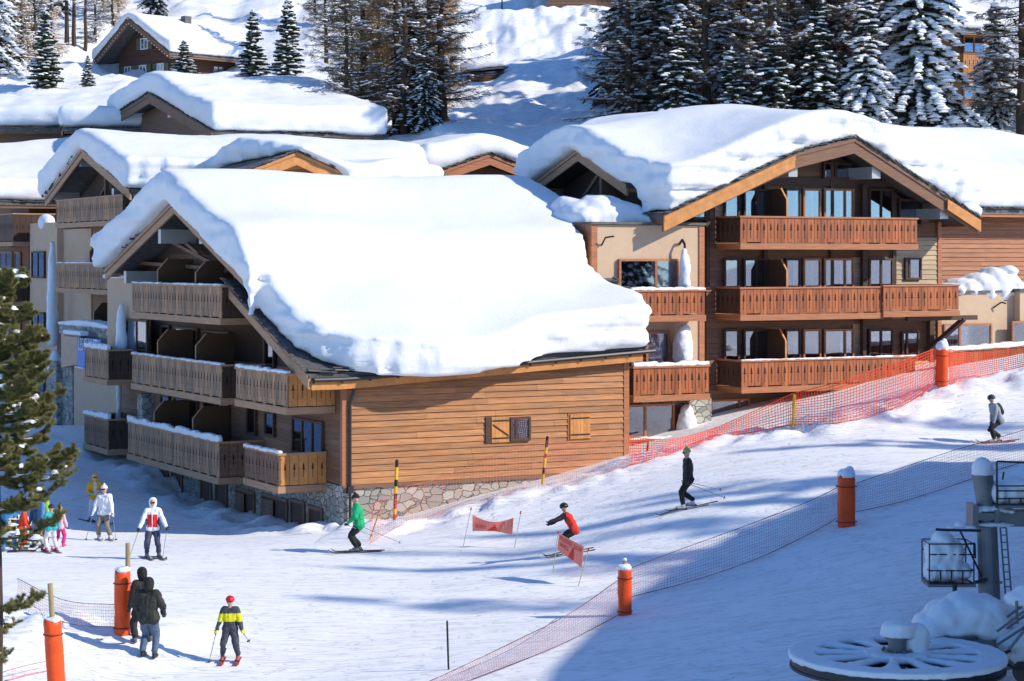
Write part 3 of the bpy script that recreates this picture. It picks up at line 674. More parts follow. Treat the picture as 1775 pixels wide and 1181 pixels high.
# pale planked panel at the right, a little proud
m=MB(); a0=front(1545,0,VR)[0]; a1=front(1626,0,VR)[0]; boards(m,'f',VR+.0,a0,a1,front(1590,552,VR)[1],front(1590,412,VR)[1],.21,.05); B.put(m,'pale_planks',M['pale_wood']); m=MB()
B.put(m,'pale_planks',M['pale_wood']) if m.f else None; b0=front(1478,0,VR)[0]; b1=front(1497,0,VR)[0]; boards(m,'f',VR,b0,b1,front(1480,500,VR)[1],front(1480,446,VR)[1],.21,.05); boards(m,'f',VR,b0,b1,front(1480,622,VR)[1],front(1480,562,VR)[1],.21,.05)
boards(m,'f',VR,front(1239,0,VR)[0],front(1254,0,VR)[0],front(1240,376,VR)[1],front(1240,340,VR)[1],.21,.05)
B.put(m,'pale_planks',M['pale_wood'])
m=MB(); x=front(1627,0,VR)[0]; m.box(x-.1,x+.1,VR-.08,VR+.1,front(1627,600,VR)[1],front(1627,385,VR)[1]); B.put(m,'corner_post',M['redtrim'])
roofR,_=gable_roof(B,'v',VR-1.9,VB,PR,barge='brown',bh=.5,ends=(1,0))
# sunny lower ends of the bargeboards, the sunlight put in as orange colour
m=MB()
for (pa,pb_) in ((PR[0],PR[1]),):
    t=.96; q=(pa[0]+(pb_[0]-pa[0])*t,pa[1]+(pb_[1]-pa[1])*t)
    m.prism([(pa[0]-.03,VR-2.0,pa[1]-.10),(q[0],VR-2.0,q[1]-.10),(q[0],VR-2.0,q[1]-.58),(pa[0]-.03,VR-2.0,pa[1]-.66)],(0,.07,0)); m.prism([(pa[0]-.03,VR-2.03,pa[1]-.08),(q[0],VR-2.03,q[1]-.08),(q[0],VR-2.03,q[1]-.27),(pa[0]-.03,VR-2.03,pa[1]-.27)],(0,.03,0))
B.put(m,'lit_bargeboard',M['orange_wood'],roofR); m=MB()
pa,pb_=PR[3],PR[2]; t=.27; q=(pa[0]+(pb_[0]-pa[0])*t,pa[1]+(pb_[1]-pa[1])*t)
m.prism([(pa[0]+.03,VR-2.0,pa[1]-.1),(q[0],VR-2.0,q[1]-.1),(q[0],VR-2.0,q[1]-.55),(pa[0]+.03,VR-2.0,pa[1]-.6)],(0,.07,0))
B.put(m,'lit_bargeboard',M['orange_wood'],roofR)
for (x0,x1,y0,y1) in ((1348,1384,286,306),(1490,1531,290,309),(1600,1657,362,379),(1180,1216,352,374)):
    a0,z0=front(x0,y1,VR-1.7); a1,z1=front(x1,y0,VR-1.7); ac=(a0+a1)/2+.25; m=MB(); m.box(ac-.22,ac+.22,VR-1.7,VR+.1,z0,z1); B.put(m,'purlin_end',M['clad'])
m=MB()
for px in (1150+75,1325,1440,1500,1548): 
    a=front(px,0,VR)[0]; m.box(a-.09,a+.09,VR-.12,VR+.02,front(px,500,VR)[1] if px<1600 else 0,rz(a,0)-.45)
m.box(uR0+1,uR1-.5,VR-.10,VR+.0,front(1400,322,VR)[1],front(1400,309,VR)[1])
for px in (1499,): a=front(px,0,VR-.3)[0]; m.box(a-.09,a+.09,VR-.3,VR-.1,3,front(px,322,VR)[1])
B.put(m,'timber_frame',M['dark'])
def fw(px0,px1,yt,yb,v=VR,**k):
    a0,z1=front(px0,yt,v); a1,_=front(px1,yt,v); z0=front(px0,yb,v)[1]; return window(B,'f',v-.04,a0,a1,z0,z1,**k)
for yt,yb in ((327,392),(448,518),(571,640)):
    fw(1252,1279,yt,yb,n=1,frame='dark'); fw(1286,1330,yt,yb,n=2,frame='dark',curt=1 if yt<400 else 0); fw(1358,1385,yt,yb,n=1,frame='dark',curt=1)
    fw(1389,1420,yt,yb,n=1,frame='redtrim',curt=2 if yt<450 else 0); fw(1425,1477,yt,yb,n=2,frame='redtrim',curt=1,wide=[.7]); fw(1503,1545,yt,yb,n=2,frame='dark',curt=0)
fw(1342,1378,283,308,n=1,frame='dark'); fw(1424,1478,281,310,n=2,frame='dark',wide=[.4])
fw(1555,1595,345,392,n=1,frame='dark')
fw(1197,1222,350,382,n=1,frame='dark')
fw(1566,1594,447,485,n=2,frame='dark',wide=[.25]); 
fw(1560,1590,575,618,n=2,frame='dark',wide=[.3])
fw(1228,1296,693,757,n=2,frame='redtrim',wide=[.75],label='ground-floor window reflecting the snowy slope'); fw(1393,1432,694,730,n=1,frame='dark'); fw(1332,1372,700,735,n=1,frame='redtrim')
DR=1.75
def fbal(px0,px1,yt,yb,Dd=DR,v=VR,**k):
    a0,zt=front(px0,yt,v-Dd); a1,_=front(px1,yt,v-Dd); zb_=front(px0,yb,v-Dd)[1]; return balcony(B,'f',v,a0,a1,zt,zb_,Dd,mat_=k.pop('mat_','red'),trim=k.pop('trim','redtrim'),**k)
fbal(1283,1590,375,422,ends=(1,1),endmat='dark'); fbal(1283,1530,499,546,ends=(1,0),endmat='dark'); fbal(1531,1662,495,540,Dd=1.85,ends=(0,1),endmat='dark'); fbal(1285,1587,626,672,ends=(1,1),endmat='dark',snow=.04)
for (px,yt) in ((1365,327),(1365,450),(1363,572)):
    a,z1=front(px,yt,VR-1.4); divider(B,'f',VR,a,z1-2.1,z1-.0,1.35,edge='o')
m=MB(); a=front(1640,0,VR-1.6)[0]
for (p,q) in (((1655,552),(1608,610)),): 
    A=front(*p,VR-.9); C=front(*q,VR-.2); m.tube((A[0],VR-1.5,A[1]),(C[0],VR-.1,C[1]),.13,.13,4)
m.box(front(1607,0,VR)[0]-.12,front(1607,0,VR)[0]+.12,VR-.35,VR-.1,3,front(1607,550,VR)[1]); m.box(front(1535,0,VR)[0],front(1655,0,VR)[0],VR-1.5,VR-1.3,front(1600,556,VR-1.4)[1],front(1600,548,VR-1.4)[1])
B.put(m,'balcony_brace',M['dark'])
m=MB()   # log stack corner ends
for k in range(14): 
    z=front(1560,640-k*5.5,VR)[1]; m.tube((front(1548,0,VR)[0],VR-.25,z),(front(1610,0,VR)[0],VR-.25,z),.07,.07,6) if k<3 else None
B.put(m,'log_sill',M['pale_wood'])
# plastered wing
uT0,_=front(1030,450,VT); uT1,_=front(1211,450,VT); zT=front(1030,390,VT)[1]
m=MB(); m.box(uT0,uT1,VT,VT+6,front(1100,690,VT)[1],zT); B.put(m,'stucco_wing',M['stucco'])
m=MB(); m.box(uT0-.12,uT0,VT+.1,VT+6,6,zT+.02); m.box(uT0-.14,uT0+.12,VT-.04,VT+.1,6,zT+.02); m.box(uT1-.0,uT1+.25,VT-.05,VT+.2,2.5,zT+.02); B.put(m,'wing_timber',M['redtrim'])
m=MB(); m.box(uT0-.2,uT1+.3,VT-.12,VT+6.1,zT+.02,zT+.12); B.put(m,'flat_roof',M['slate'])
m=MB(); m.box(uT0,uT1,VT+.02,VT+3,-1,front(1100,690,VT)[1]-.01); m.box(front(1187,0,VT)[0],front(1225,0,VT)[0],VT-.35,VT+.01,0,front(1200,690,VT)[1]); B.put(m,'stone_pier',M['stone'])
fw(1070,1173,449,512,v=VT,n=2,wide=[.62],curt=1,frame='redtrim'); fw(1070,1158,576,650,v=VT,n=2,wide=[.55],curt=1,frame='redtrim'); fw(1060,1166,703,762,v=VT-.05,n=2,wide=[.52],frame='redtrim',label='wide ground-floor window reflecting snow and pink nets')
m=MB(); a0,z1=front(1166,705,VT-.05); a1,z0=front(1188,765,VT-.05); m.box(a0,a1,VT-.12,VT,z0,z1); B.put(m,'door',M['dark'])
fbal(1095,1222,504,548,Dd=1.1,v=VT,ends=(1,1),endmat='red',snow=.1); fbal(1098,1229,637,687,Dd=1.5,v=VT,ends=(1,1),endmat='dark',snow=.16)
fbal(1090,1200,764,800,Dd=1.4,v=VT,ends=(1,1),endmat='red',snow=.08)
a,z=front(1184,428,VT-.3)
m=MB(); m.path([(a,VT-.02,z+.1),(a,VT-.25,z+.28),(a,VT-.42,z+.1),(a,VT-.42,z-.3)],.05,8); a2,z2=front(1045,421,VT-.1); m.path([(a2,VT,z2-.1),(a2,VT-.3,z2+.2),(a2+.3,VT-.45,z2+.25)],.035,6); B.put(m,'drain_spout',M['dmetal'])
def drip2(px,y0,y1,v,r0,r1,nm='ice_column'):
    a,z=front(px,y0,v); a1,z1=front(px,y1,v); s=MB()
    s.capsule((a,v,z-r0),(a,v,(z+z1)/2),r0,(r0+r1)*.6,12); s.capsule((a,v,(z+z1)/2),(a,v,z1+r1*.6),(r0+r1)*.6,r1,12)
    return lump(s,.05,4,.5,.05,2.5,off=B.off,name=nm,mats=[M['snow']],parent=B.root)
drip2(1186,430,500,VT-.5,.12,.25); drip2(1184,562,630,VT-.5,.3,.42); drip2(1190,700,765,VT-.4,.3,.4,'ice_column')
# side gable facing left
ug=side(995,250,12)[0]
sg_u=PR[0][0]+1.25
vpk,zpk=side(1000,258,sg_u-1.2); vl,zl=side(921,318,sg_u-1.2); vr_,zr_=side(1085,318,sg_u-1.2)
PS=[(vr_,zr_),(vpk,zpk),(vl,zl)]
roofS,_=gable_roof(B,'u',sg_u-1.2,sg_u+.9,PS,barge='pale_brown',ends=(1,0))
m=MB(); m.prism([(sg_u,VR+.25,zr_+.2),(sg_u,vpk,zpk-.5),(sg_u,vl-.8,zl-.2),(sg_u,vl-.8,6),(sg_u,VR+.25,6)],(6,0,0)); B.put(m,'side_gable_wall',M['dark'])
m=MB(); v_,z_=side(1055,330,sg_u-.5); m.box(sg_u-.9,sg_u,v_-.08,v_+.08,8,z_+1.2); m.tube((sg_u-.7,side(1040,300,sg_u-.7)[0],side(1040,300,sg_u-.7)[1]),(sg_u-.7,side(1010,345,sg_u-.7)[0],side(1010,345,sg_u-.7)[1]),.09,.09,4)
v1,z1=side(920,333,sg_u); v2,z2=side(1000,345,sg_u); m.box(sg_u-1,sg_u-.9,vr_+.8,vl-1,z2-1.1,z2-.2); B.put(m,'timber_brace',M['brown'])
def Rz(u,v):
    a=rz(u,v) if u>PR[0][0]-.3 else -99
    b=float(np.interp(v,[p[0] for p in PS],[p[1] for p in PS])) if vr_-.9<v<vl+.3 and u>sg_u-2.3 else -99
    if b>-50 and v<vpk: b-=max(0,u-sg_u-.2)*.95*min(1,(vpk-v)/3.6)
    return max(a,b)
def RT(u,v):
    t=1.85+.07*math.sin(u*.6)
    t-=.25*math.exp(-((u-pkR[0])/1.8)**2)
    if v<VR+1: t-=.35*(VR+1-v)/3
    t-=.65*max(0,min(1,(20-u)/4))
    t+=.03*max(0,v-VR)
    a=rz(u,v); b=float(np.interp(v,[p[0] for p in PS],[p[1] for p in PS]))-max(0,u-sg_u-.2)*.95*min(1,max(0,(vpk-v)/3.6)) if u>sg_u-2 else a-9
    t+=math.log(1+math.exp(-abs(a-b)*1.1))/1.1*.9
    return t
e=1.0
poly=[(PR[0][0]+.3,VR-2.0),(PR[3][0]+.2,VR-2.0),(PR[3][0]+.35,VB),(21.5,VB),(sg_u-.8,16.6),(sg_u-1.6,vl+.4),(sg_u-1.6,vr_-.25)]
snow_field(B,poly,lambda u,v:max(Rz(u,v),PR[0][1]-.42*(PR[0][0]-u) if u<PR[0][0] else -99),RT,roofR,g=.25,blur=60,vox=.15,it=15,amp=.045,strata=.2,freq=.5,seed=4)
# snow heap on the flat roof of the wing
s=MB(); 
for (px,py,v,r,rz_) in ((1000,380,VT+2.2,.9,.6),(1040,375,VT+2,1.3,.85),(1075,378,VT+2,1.2,.65),(1105,385,VT+1.5,.7,.35),(985,375,VT+3.5,.9,.8)):
    a,z=front(px,py,v); s.ball((a,v,zT+.2),r,1.5,rz_*1.25)
lump(s,.1,8,.5,.08,1.3,off=B.off,name='flat_roof_snow',parent=B.root,strata=.05)
BR=B
# ======================= tan block and plank wall at the far right
B=Bld('chalet_annex','low tan plastered annex right of the red balconies with a snow drift on top','annex',front(1690,600,VR)[0],VR,4)
a0=uR1+.12; a1=front(1752,0,VR+.5)[0]; a2=front(1900,0,VR)[0]; zz=front(1700,508,VR)[1]
m=MB(); m.box(a0,a1,VR+.3,VR+8,2,zz); m.box(a1,a2,VR-.1,VR+8,2,zz+.06); B.put(m,'wall',M['stucco']); m=MB(); m.box(a0,a1-.02,VR+.2,VR+8,zz,zz+.1); m.box(a1-.1,a2,VR-.2,VR+8,zz+.062,zz+.17); B.put(m,'flat_roof',M['slate'])
def fw2(px0,px1,yt,yb,v,**k):
    q0,z1=front(px0,yt,v); q1,_=front(px1,yt,v); return window(B,'f',v,q0,q1,front(px0,yb,v)[1],z1,**k)
fw2(1634,1717,562,615,VR+.28,n=2,wide=[.33],curt=2,frame='redtrim'); fw2(1752,1800,557,612,VR-.12,n=2,wide=[.7],curt=2,frame='redtrim')
m=MB(); q,z=front(1733,530,VR+.2); m.path([(q-.3,VR+.3,z-.1),(q-.1,VR,z+.15),(q+.1,VR-.1,z+.1)],.035,6); B.put(m,'drain_spout',M['dmetal'])
s=MB()
for (px,r,h) in ((1640,.5,.3),(1665,.7,.55),(1692,.8,.8),(1718,.75,1.05),(1738,.7,.9),(1752,.55,.45),(1764,.4,.3),(1715,.8,.6)): 
    q,_=front(px,500,VR+1.3); s.ball((q,VR+1.3,zz+.12),r,1.2,h)
q,_=front(1742,0,VR+1.2); s.ball((q,VR+1.1,zz+.95),.45,.7,.25)
lump(s,.07,6,.5,.06,1.5,off=B.off,name='roof_snow',parent=B.root,strata=.05)
B=Bld('chalet','plank-walled chalet at the right edge behind the tan annex with a smooth snow roof','chalet',front(1720,400,12)[0],12,5)
v0=11; a0=front(1600,0,v0)[0]; a1=front(1960,0,v0)[0]; ze=front(1650,370,v0)[1]
m=MB(); m.box(a0,a1,v0+.05,v0+14,2,ze); B.put(m,'wall',M['brown']); m=MB(); boards(m,'f',v0,a0,a1,ze-5,ze,.21,.05); B.put(m,'plank_wall',M['redtrim'])
pr=[(v0-1.2,front(1650,362,v0-1.2)[1]),(v0+8,front(1650,362,v0-1.2)[1]+3.3),(v0+16,front(1650,362,v0-1.2)[1]+.5)]
rf,f_=gable_roof(B,'u',uR1+.9,a1,pr,barge='redtrim',ends=(1,0))
snow_field(B,[(uR1+.8,v0-1.3),(a1,v0-1.3),(a1,v0+16),(uR1+.8,v0+16)],lambda u,v:f_(u,v),lambda u,v:1.35+.1*math.sin(u*.9)+.15*math.sin(v*.8+u*.3)-(.5 if v<v0 else 0),rf,g=.35,vox=.2,it=14,seed=6)
# wooden terrace fence with snow on top
B=Bld('terrace_fence','red-brown board fence with a snow cap behind the orange net at the right edge','fence',front(1700,640,3.)[0],3.,5)
m=MB(); v_=3.0; q0,zt0=front(1642,611,v_); q1,zt1=front(1830,598,v_); n=46
for i in range(n):
    a=q0+(q1-q0)*i/n; z=zt0+(zt1-zt0)*i/n; m.box(a+.01,a+(q1-q0)/n-.01,v_,v_+.04,z-2.0,z)
B.put(m,'boards',M['red']); m=MB(); m.prism([(q0,v_-.05,zt0),(q1,v_-.05,zt1),(q1,v_-.05,zt1+.06),(q0,v_-.05,zt0+.06)],(0,.15,0)); B.put(m,'handrail',M['redtrim'])
s=MB()
for i in range(40): a=q0+(q1-q0)*i/40; z=zt0+(zt1-zt0)*i/40; s.box(a-.05,a+(q1-q0)/40+.05,v_-.12,v_+.2,z+.03,z+.2+.08*random.random())
lump(s,.05,5,.5,.03,3,off=B.off,name='snow_cap',parent=B.root)

# ======================= left chalet (L)
UL=3.0
B=Bld('chalet','shaded chalet just left of the front one, with steep open gable and balconies','chalet',UL,30,1)
pkL=side(141,256,UL-1.5); lL=side(77,343,UL-1.5); rL=side(224,328,UL-1.5)
PL=[(rL[0],rL[1]),(pkL[0],pkL[1]),(lL[0],lL[1])]
vL0=rL[0]+1; vL1=lL[0]-1.2
m=MB(); m.box(UL,UL+18,vL0-4,vL1,-1,rL[1]-.1); B.put(m,'wall',M['brown'])
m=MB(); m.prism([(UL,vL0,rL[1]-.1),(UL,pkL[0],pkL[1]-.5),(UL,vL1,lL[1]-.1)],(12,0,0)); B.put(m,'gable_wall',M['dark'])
m=MB(); v1,_=side(100,400,UL); v0,_=side(160,400,UL); m.box(UL-.06,UL+.1,v0,v1,side(120,560,UL)[1],side(120,398,UL)[1]); B.put(m,'stucco_panel',M['stucco'])
rfL,_=gable_roof(B,'u',UL-1.5,UL+17,PL,barge='pale_brown',ends=(1,0))
def sbalB(px0,px1,yt,yb,U=UL,Dd=1.6,**k):
    v1,zt=side(px0,yt,U-Dd); v0,_=side(px1,yt,U-Dd); return balcony(B,'s',U,v0,v1,zt,side(px0,yb,U-Dd)[1],Dd,**k)
sbalB(98,212,348,388,ends=(1,1),endmat='dark'); sbalB(99,214,457,499,ends=(1,1),endmat='dark',snow=.07)
for (px,yt) in ((156,420),(163,525)):
    v_,z_=side(px,yt,UL-1.5); divider(B,'s',UL,v_,z_-1.9,z_,1.5)
for (x,yt,yb,uu) in ((149,272,289,-1.3),(100,334,347,-1.3),(206,327,345,-1.3)):
    v_,z1=side(x,yt,UL-1); m=MB(); m.box(UL+uu,UL,v_-.6 if x==100 else v_-.16,v_+.6 if x==100 else v_+.16,side(x,yb,UL-1)[1],z1); B.put(m,'purlin_end',M['clad'])
m=MB(); v_,z_=side(185,300,UL-.3); m.box(UL-.4,UL-.2,v_-.1,v_+.1,z_-2.5,z_+.4); m.tube((UL-.3,v_,z_-.6),(UL-.3,v_+2.6,z_-2),.1,.1,4); B.put(m,'timber_brace',M['brown'])
# second small gable looking towards the camera from the front slope
g0_,z0_=front(432,290,20.5); g1_,z1_=front(598,292,20.5); gp,zp=front(515,262,20.5)
PG=[(g0_,z0_-.1),(gp,zp),(g1_,z1_-.2)]
rf2,_=gable_roof(B,'v',20.5,30,PG,barge='orange_wood',bh=.45,ends=(1,0))
m=MB(); m.prism([(g0_+.9,21.6,z0_-.1),(gp,21.6,zp-.5),(g1_-.9,21.6,z1_-.1),(g1_-.9,21.6,4),(g0_+.9,21.6,4)],(0,8,0)); B.put(m,'front_gable_wall',M['redtrim'])
m=MB(); m.prism([(g0_+1.3,20.9,z0_-.05),(gp,20.9,zp-.45),(g1_-1.3,20.9,z1_-.05),(g1_-1.9,20.9,z1_-.05),(gp,20.9,zp-.8),(g0_+1.9,20.9,z0_-.05)],(0,.15,0)); B.put(m,'gable_truss',M['orange_wood'])
uE=front(742,250,pkL[0])[0]; uF=front(768,288,20.1)[0]
def Lz(u,v): 
    a=float(np.interp(v,[p[0] for p in PL],[p[1] for p in PL])); 
    if u>UL+1 and v<pkL[0]: a=max(a-.0,pkL[1]-.26*(pkL[0]-v))
    a=max(a,float(np.interp(u,[p[0] for p in PG],[p[1] for p in PG]))-.0 if g0_<u<g1_ and v<27 else -99)
    ue_=uF+(uE-uF)*max(0,min(1,(v-20)/(pkL[0]-20)))
    if u>ue_-2.5: a-=((u-ue_+2.5)/3.)**2*1.1
    return a
polyL=[(UL-1.8,PL[0][0]-.3),(UL+2,PL[0][0]-1.4),(UL+3.5,20.1),(uF,20.1),(uE+.3,pkL[0]+2),(uE,pkL[0]+9),(UL-1.8,PL[2][0]+.5)]
def LT(u,v):
    return (1.35+.12*math.sin(u*.7)-.35*math.exp(-((v-pkL[0])/2)**2))*(1 if not(g0_-1<u<g1_+1 and v<26) else .45+.55*max(0,(v-21)/5))
snow_field(B,polyL,Lz,LT,rfL,g=.3,blur=14,vox=.17,it=15,amp=.05,strata=.1,seed=8)
# stucco block left of the gable, capped with a snow dome
v1,z1=side(52,388,UL-.4); v0,_=side(99,388,UL-.4)
m=MB(); m.box(UL-.4,UL+3,v0,v1,3,z1); B.put(m,'stucco_bay',M['stucco'])
s=MB(); v_,z_=side(82,388,UL); s.ball((UL-.1,v_-.2,z_+.05),.45,.8,.5); lump(s,.06,5,.5,.02,3,off=B.off,name='bay_snow',parent=B.root)
for (yt,yb) in ((436,482),(540,586),(642,690)):
    vv1,zz1=side(58,yt,UL-.4); vv0,_=side(80,yt,UL-.4); window(B,'s',UL-.42,vv0,vv1,side(58,yb,UL-.4)[1],zz1,n=2,frame='dark')
v_,z_=side(91,415,UL-1.0); zb_=side(91,590,UL-1.0)[1]
def dripB(pts,nm='ice_column',mt='ice',vox=.08):
    s=MB()
    for p,q in zip(pts[:-1],pts[1:]): s.capsule(p[:3],q[:3],p[3],q[3],12)
    lump(s,vox,4,.5,.04,2,off=B.off,name=nm,mats=[M[mt]],parent=B.root)
dripB([(UL-1,v_,z_-.2,.15),(UL-1,v_,z_-1.6,.27),(UL-1,v_,zb_,.33)])
v_,z_=side(90,612,UL-2); dripB([(UL-1.8,v_,z_,.2),(UL-1.8,v_,z_-.7,.5),(UL-1.8,v_+.5,z_-1.1,.28),(UL-1.8,v_+.6,z_-2,.08)],'snow_heap','snow')
v0,z1=side(108,628,UL-1.9); v1,_=side(90,628,UL-1.9); m=MB(); m.box(UL-2.2,UL,v0,v1,0,z1); B.put(m,'stone_pier',M['stone'])
BL=B
# entrance canopy block with the sign
B=Bld('entrance_block','curved tan entrance wall with a blue sign between the left and front chalets','entrance block',1.,26,1)
v1,z1=side(106,562,.6); v0,_=side(204,575,.6); zb_=side(120,640,.6)[1]
m=MB(); n=14; pts=[]
for i in range(n+1):
    t=i/n; v=v1+(v0-v1)*t; zz=zb_+.35*math.sin(math.pi*min(1,t*1.0)); pts.append((.6,v,zz))
m.prism([(.6,v0,z1-.45)]+[(.6,v1,z1-.45)]+pts,(.5,0,0)); B.put(m,'wall',M['stucco'])
m=MB(); m.box(.5,1.2,v0,v1,z1-.45,z1-.0); B.put(m,'stone_coping',M['stone'])
m=MB(); m.box(.9,3,v0-3,v1-1.2,0,zb_+.3); B.put(m,'back_wall',M['stucco'])
m=MB(); va,_=side(113,690,1.4); vb,_=side(136,690,1.4); m.box(1.1,2.2,vb,va,0,zb_+.4); B.put(m,'stone_pier',M['stone'])
s=MB()
for i in range(24): a=v0+(v1-v0)*i/24; h=.1+.2*math.sin(math.pi*i/24); s.box(.42,1.25,a-.05,a+(v1-v0)/24+.05,z1-.02,z1+h)
lump(s,.07,6,.5,.03,2,off=B.off,name='wall_snow',parent=B.root)
B=Bld('blue_sign','blue sign board reading LES CHALETS under a snow-covered lamp bar','sign',.3,26,4)
blue=mat('blue_sign_paint',(.08,.22,.62),.5); us=.25
sa,sz1=side(135,584,us); sb,_=side(176,584,us); sz0=side(140,636,us)[1]
m=MB(); m.box(us-.05,us+.05,sb,sa,side(140,602,us)[1],sz1); m.box(us-.04,us+.05,sa-(sa-sb)*.33,sa,sz0,side(140,602,us)[1]); B.put(m,'panel',blue)
m=MB(); m.box(us-.14,us-.02,sa-(sa-sb)*.35,sa+.08,sz0-.06,sz0); B.put(m,'ledge',M['white'])
tc=bpy.data.curves.new('t','FONT'); tc.body='LES CHALETS'; tc.size=1; tc.extrude=.01
to=bpy.data.objects.new('t',tc); scn.collection.objects.link(to); dg=bpy.context.evaluated_depsgraph_get(); tm=bpy.data.meshes.new_from_object(to.evaluated_get(dg)); bpy.data.objects.remove(to)
C=getco(tm); wv=C[:,0].max()-C[:,0].min(); sv=(sa-sb)*.84/wv
Vn=np.stack([us-.07-C[:,2]*1.0, sa-(sa-sb)*.08-C[:,0]*sv, sz1-.62+C[:,1]*.62/.72],1)-np.array(B.off); setco(tm,Vn); tm.materials.clear(); tm.materials.append(M['white']); tm.name='lettering'; link(bpy.data.objects.new('lettering',tm),B.root)
m=MB(); m.box(us-.5,us-.2,sa-(sa-sb)*.55,sa+.55,sz1+.02,sz1+.12); m.box(us-.3,us,sa-.5,sa-.42,sz1,sz1+.08); B.put(m,'lamp_bar',M['dmetal'])
s=MB(); s.box(us-.58,us-.12,sa-(sa-sb)*.6,sa+.6,sz1+.12,sz1+.34); lump(s,.05,5,.5,.02,4,off=B.off,name='bar_snow',parent=B.root)
# ======================= far left chalet
UF=4.2
B=Bld('chalet','shaded chalet cut by the left edge with dark corner balconies and a low snow roof','chalet',UF,43,1)
v1=side(-60,400,UF)[0]; v0=side(50,400,UF)[0]; ze=side(10,352,UF)[1]
m=MB(); m.box(UF,UF+10,v0,v1,0,ze); B.put(m,'wall',M['brown'])
for (yt,yb) in ((376,420),(480,522),(585,628)):
    va,zt=side(-50,yt,UF-2.4); vb,_=side(23,yt,UF-2.4); balcony(B,'s',UF,vb,va,zt,side(0,yb,UF-2.4)[1],2.4,ends=(1,1),endmat='dark',snow=.1 if yt>400 else 0,mat_='grey_wood' if yt>400 else 'dark')  # end panels in dark colour, standing in for shading on that side
for (x0,x1,yt,yb) in ((2,24,437,476),(28,38,437,476),(2,24,540,580),(28,38,540,580),(2,20,645,690)):
    va,z1=side(x0,yt,UF); vb,_=side(x1,yt,UF); window(B,'s',UF-.03,vb,va,side(x0,yb,UF)[1],z1,n=2 if x1-x0>15 else 1,frame='pale_brown')
zr=side(10,352,UF-1.3)[1]; pf=[(v0-2.,zr),(v0+9,zr+2.8),(v0+18,zr)]
rfF,fF=gable_roof(B,'u',UF-2.6,UF+16,pf,barge='brown',ends=(1,0))
snow_field(B,[(UF-2.7,v0-2.1),(UF+6,v0-2.1),(UF+16,v0-2.1),(UF+16,v0+18),(UF-2.7,v0+18)],lambda u,v:fF(u,v)+max(0,.12*(u-UF)),lambda u,v:1.3+.1*math.sin(v),rfF,g=.4,vox=.22,it=12,seed=10)
# ======================= roofs further back
def back_chalet(label,face,apx,apy,lpx,lpy,rpx,rpy,c,length,T=1.4,barge='brown',seed=1,over=1.2,ang=0,hz=-6,extra=None):
    """gable looking left ('s') or towards the camera ('f') at plane c, given apex / left eave / right eave pixels"""
    g_=side if face=='s' else front
    A=g_(apx,apy,c); L=g_(lpx,lpy,c); Rr=g_(rpx,rpy,c)
    if face=='s':
        Bb=Bld('chalet',label,'chalet',c+over,A[0],A[1]+hz); prof=[(Rr[0],Rr[1]),(A[0],A[1]),(L[0],L[1])]
        rf,f_=gable_roof(Bb,'u',c,c+length,prof,barge=barge,ends=(1,0),bh=.45)
        m=MB(); m.prism([(c+over,Rr[0]+.8,Rr[1]+hz),(c+over,Rr[0]+.8,Rr[1]-.1),(c+over,A[0],A[1]-.5),(c+over,L[0]-.8,L[1]-.1),(c+over,L[0]-.8,Rr[1]+hz)],(length-over*2,0,0)); Bb.put(m,'wall',M['brown'])
        poly=[(c-.2,Rr[0]-.3),(c+length+.2,Rr[0]-.3),(c+length+.2,L[0]+.3),(c-.2,L[0]+.3)]
    else:
        Bb=Bld('chalet',label,'chalet',A[0],c+over,A[1]+hz); prof=[(L[0],L[1]),(A[0],A[1]),(Rr[0],Rr[1])]
        rf,f_=gable_roof(Bb,'v',c,c+length,prof,barge=barge,ends=(1,0),bh=.45)
        m=MB(); m.prism([(L[0]+.8,c+over,L[1]+hz),(L[0]+.8,c+over,L[1]-.1),(A[0],c+over,A[1]-.5),(Rr[0]-.8,c+over,Rr[1]-.1),(Rr[0]-.8,c+over,Rr[1]+hz)],(0,length-over*2,0)); Bb.put(m,'wall',M['brown'])
        poly=[(L[0]-.3,c-.2),(Rr[0]+.3,c-.2),(Rr[0]+.3,c+length),(L[0]-.3,c+length)]
    snow_field(Bb,poly,f_,lambda u,v:T*(1+.08*math.sin(u*.5+seed)+.06*math.sin(v*.7)),rf,g=.4,vox=.24,it=12,amp=.08,strata=.12,seed=seed)
    return Bb
Bx=back_chalet('snowy roof with a brown gable end below the dark hillside cabin','s',258,162,190,205,366,226,12,11,T=1.5,seed=3,barge='brown')
m=MB(); v_,z_=side(298,190,12.8); m.box(12.6,13.4,v_-.5,v_+.2,z_-.5,z_+.2); Bx.put(m,'purlin_end',M['clad'])
back_chalet('small snow roof with brown gable peeping between front and right chalets','f',850,266,745,302,965,312,34,12,T=1.45,seed=5,barge='redtrim')
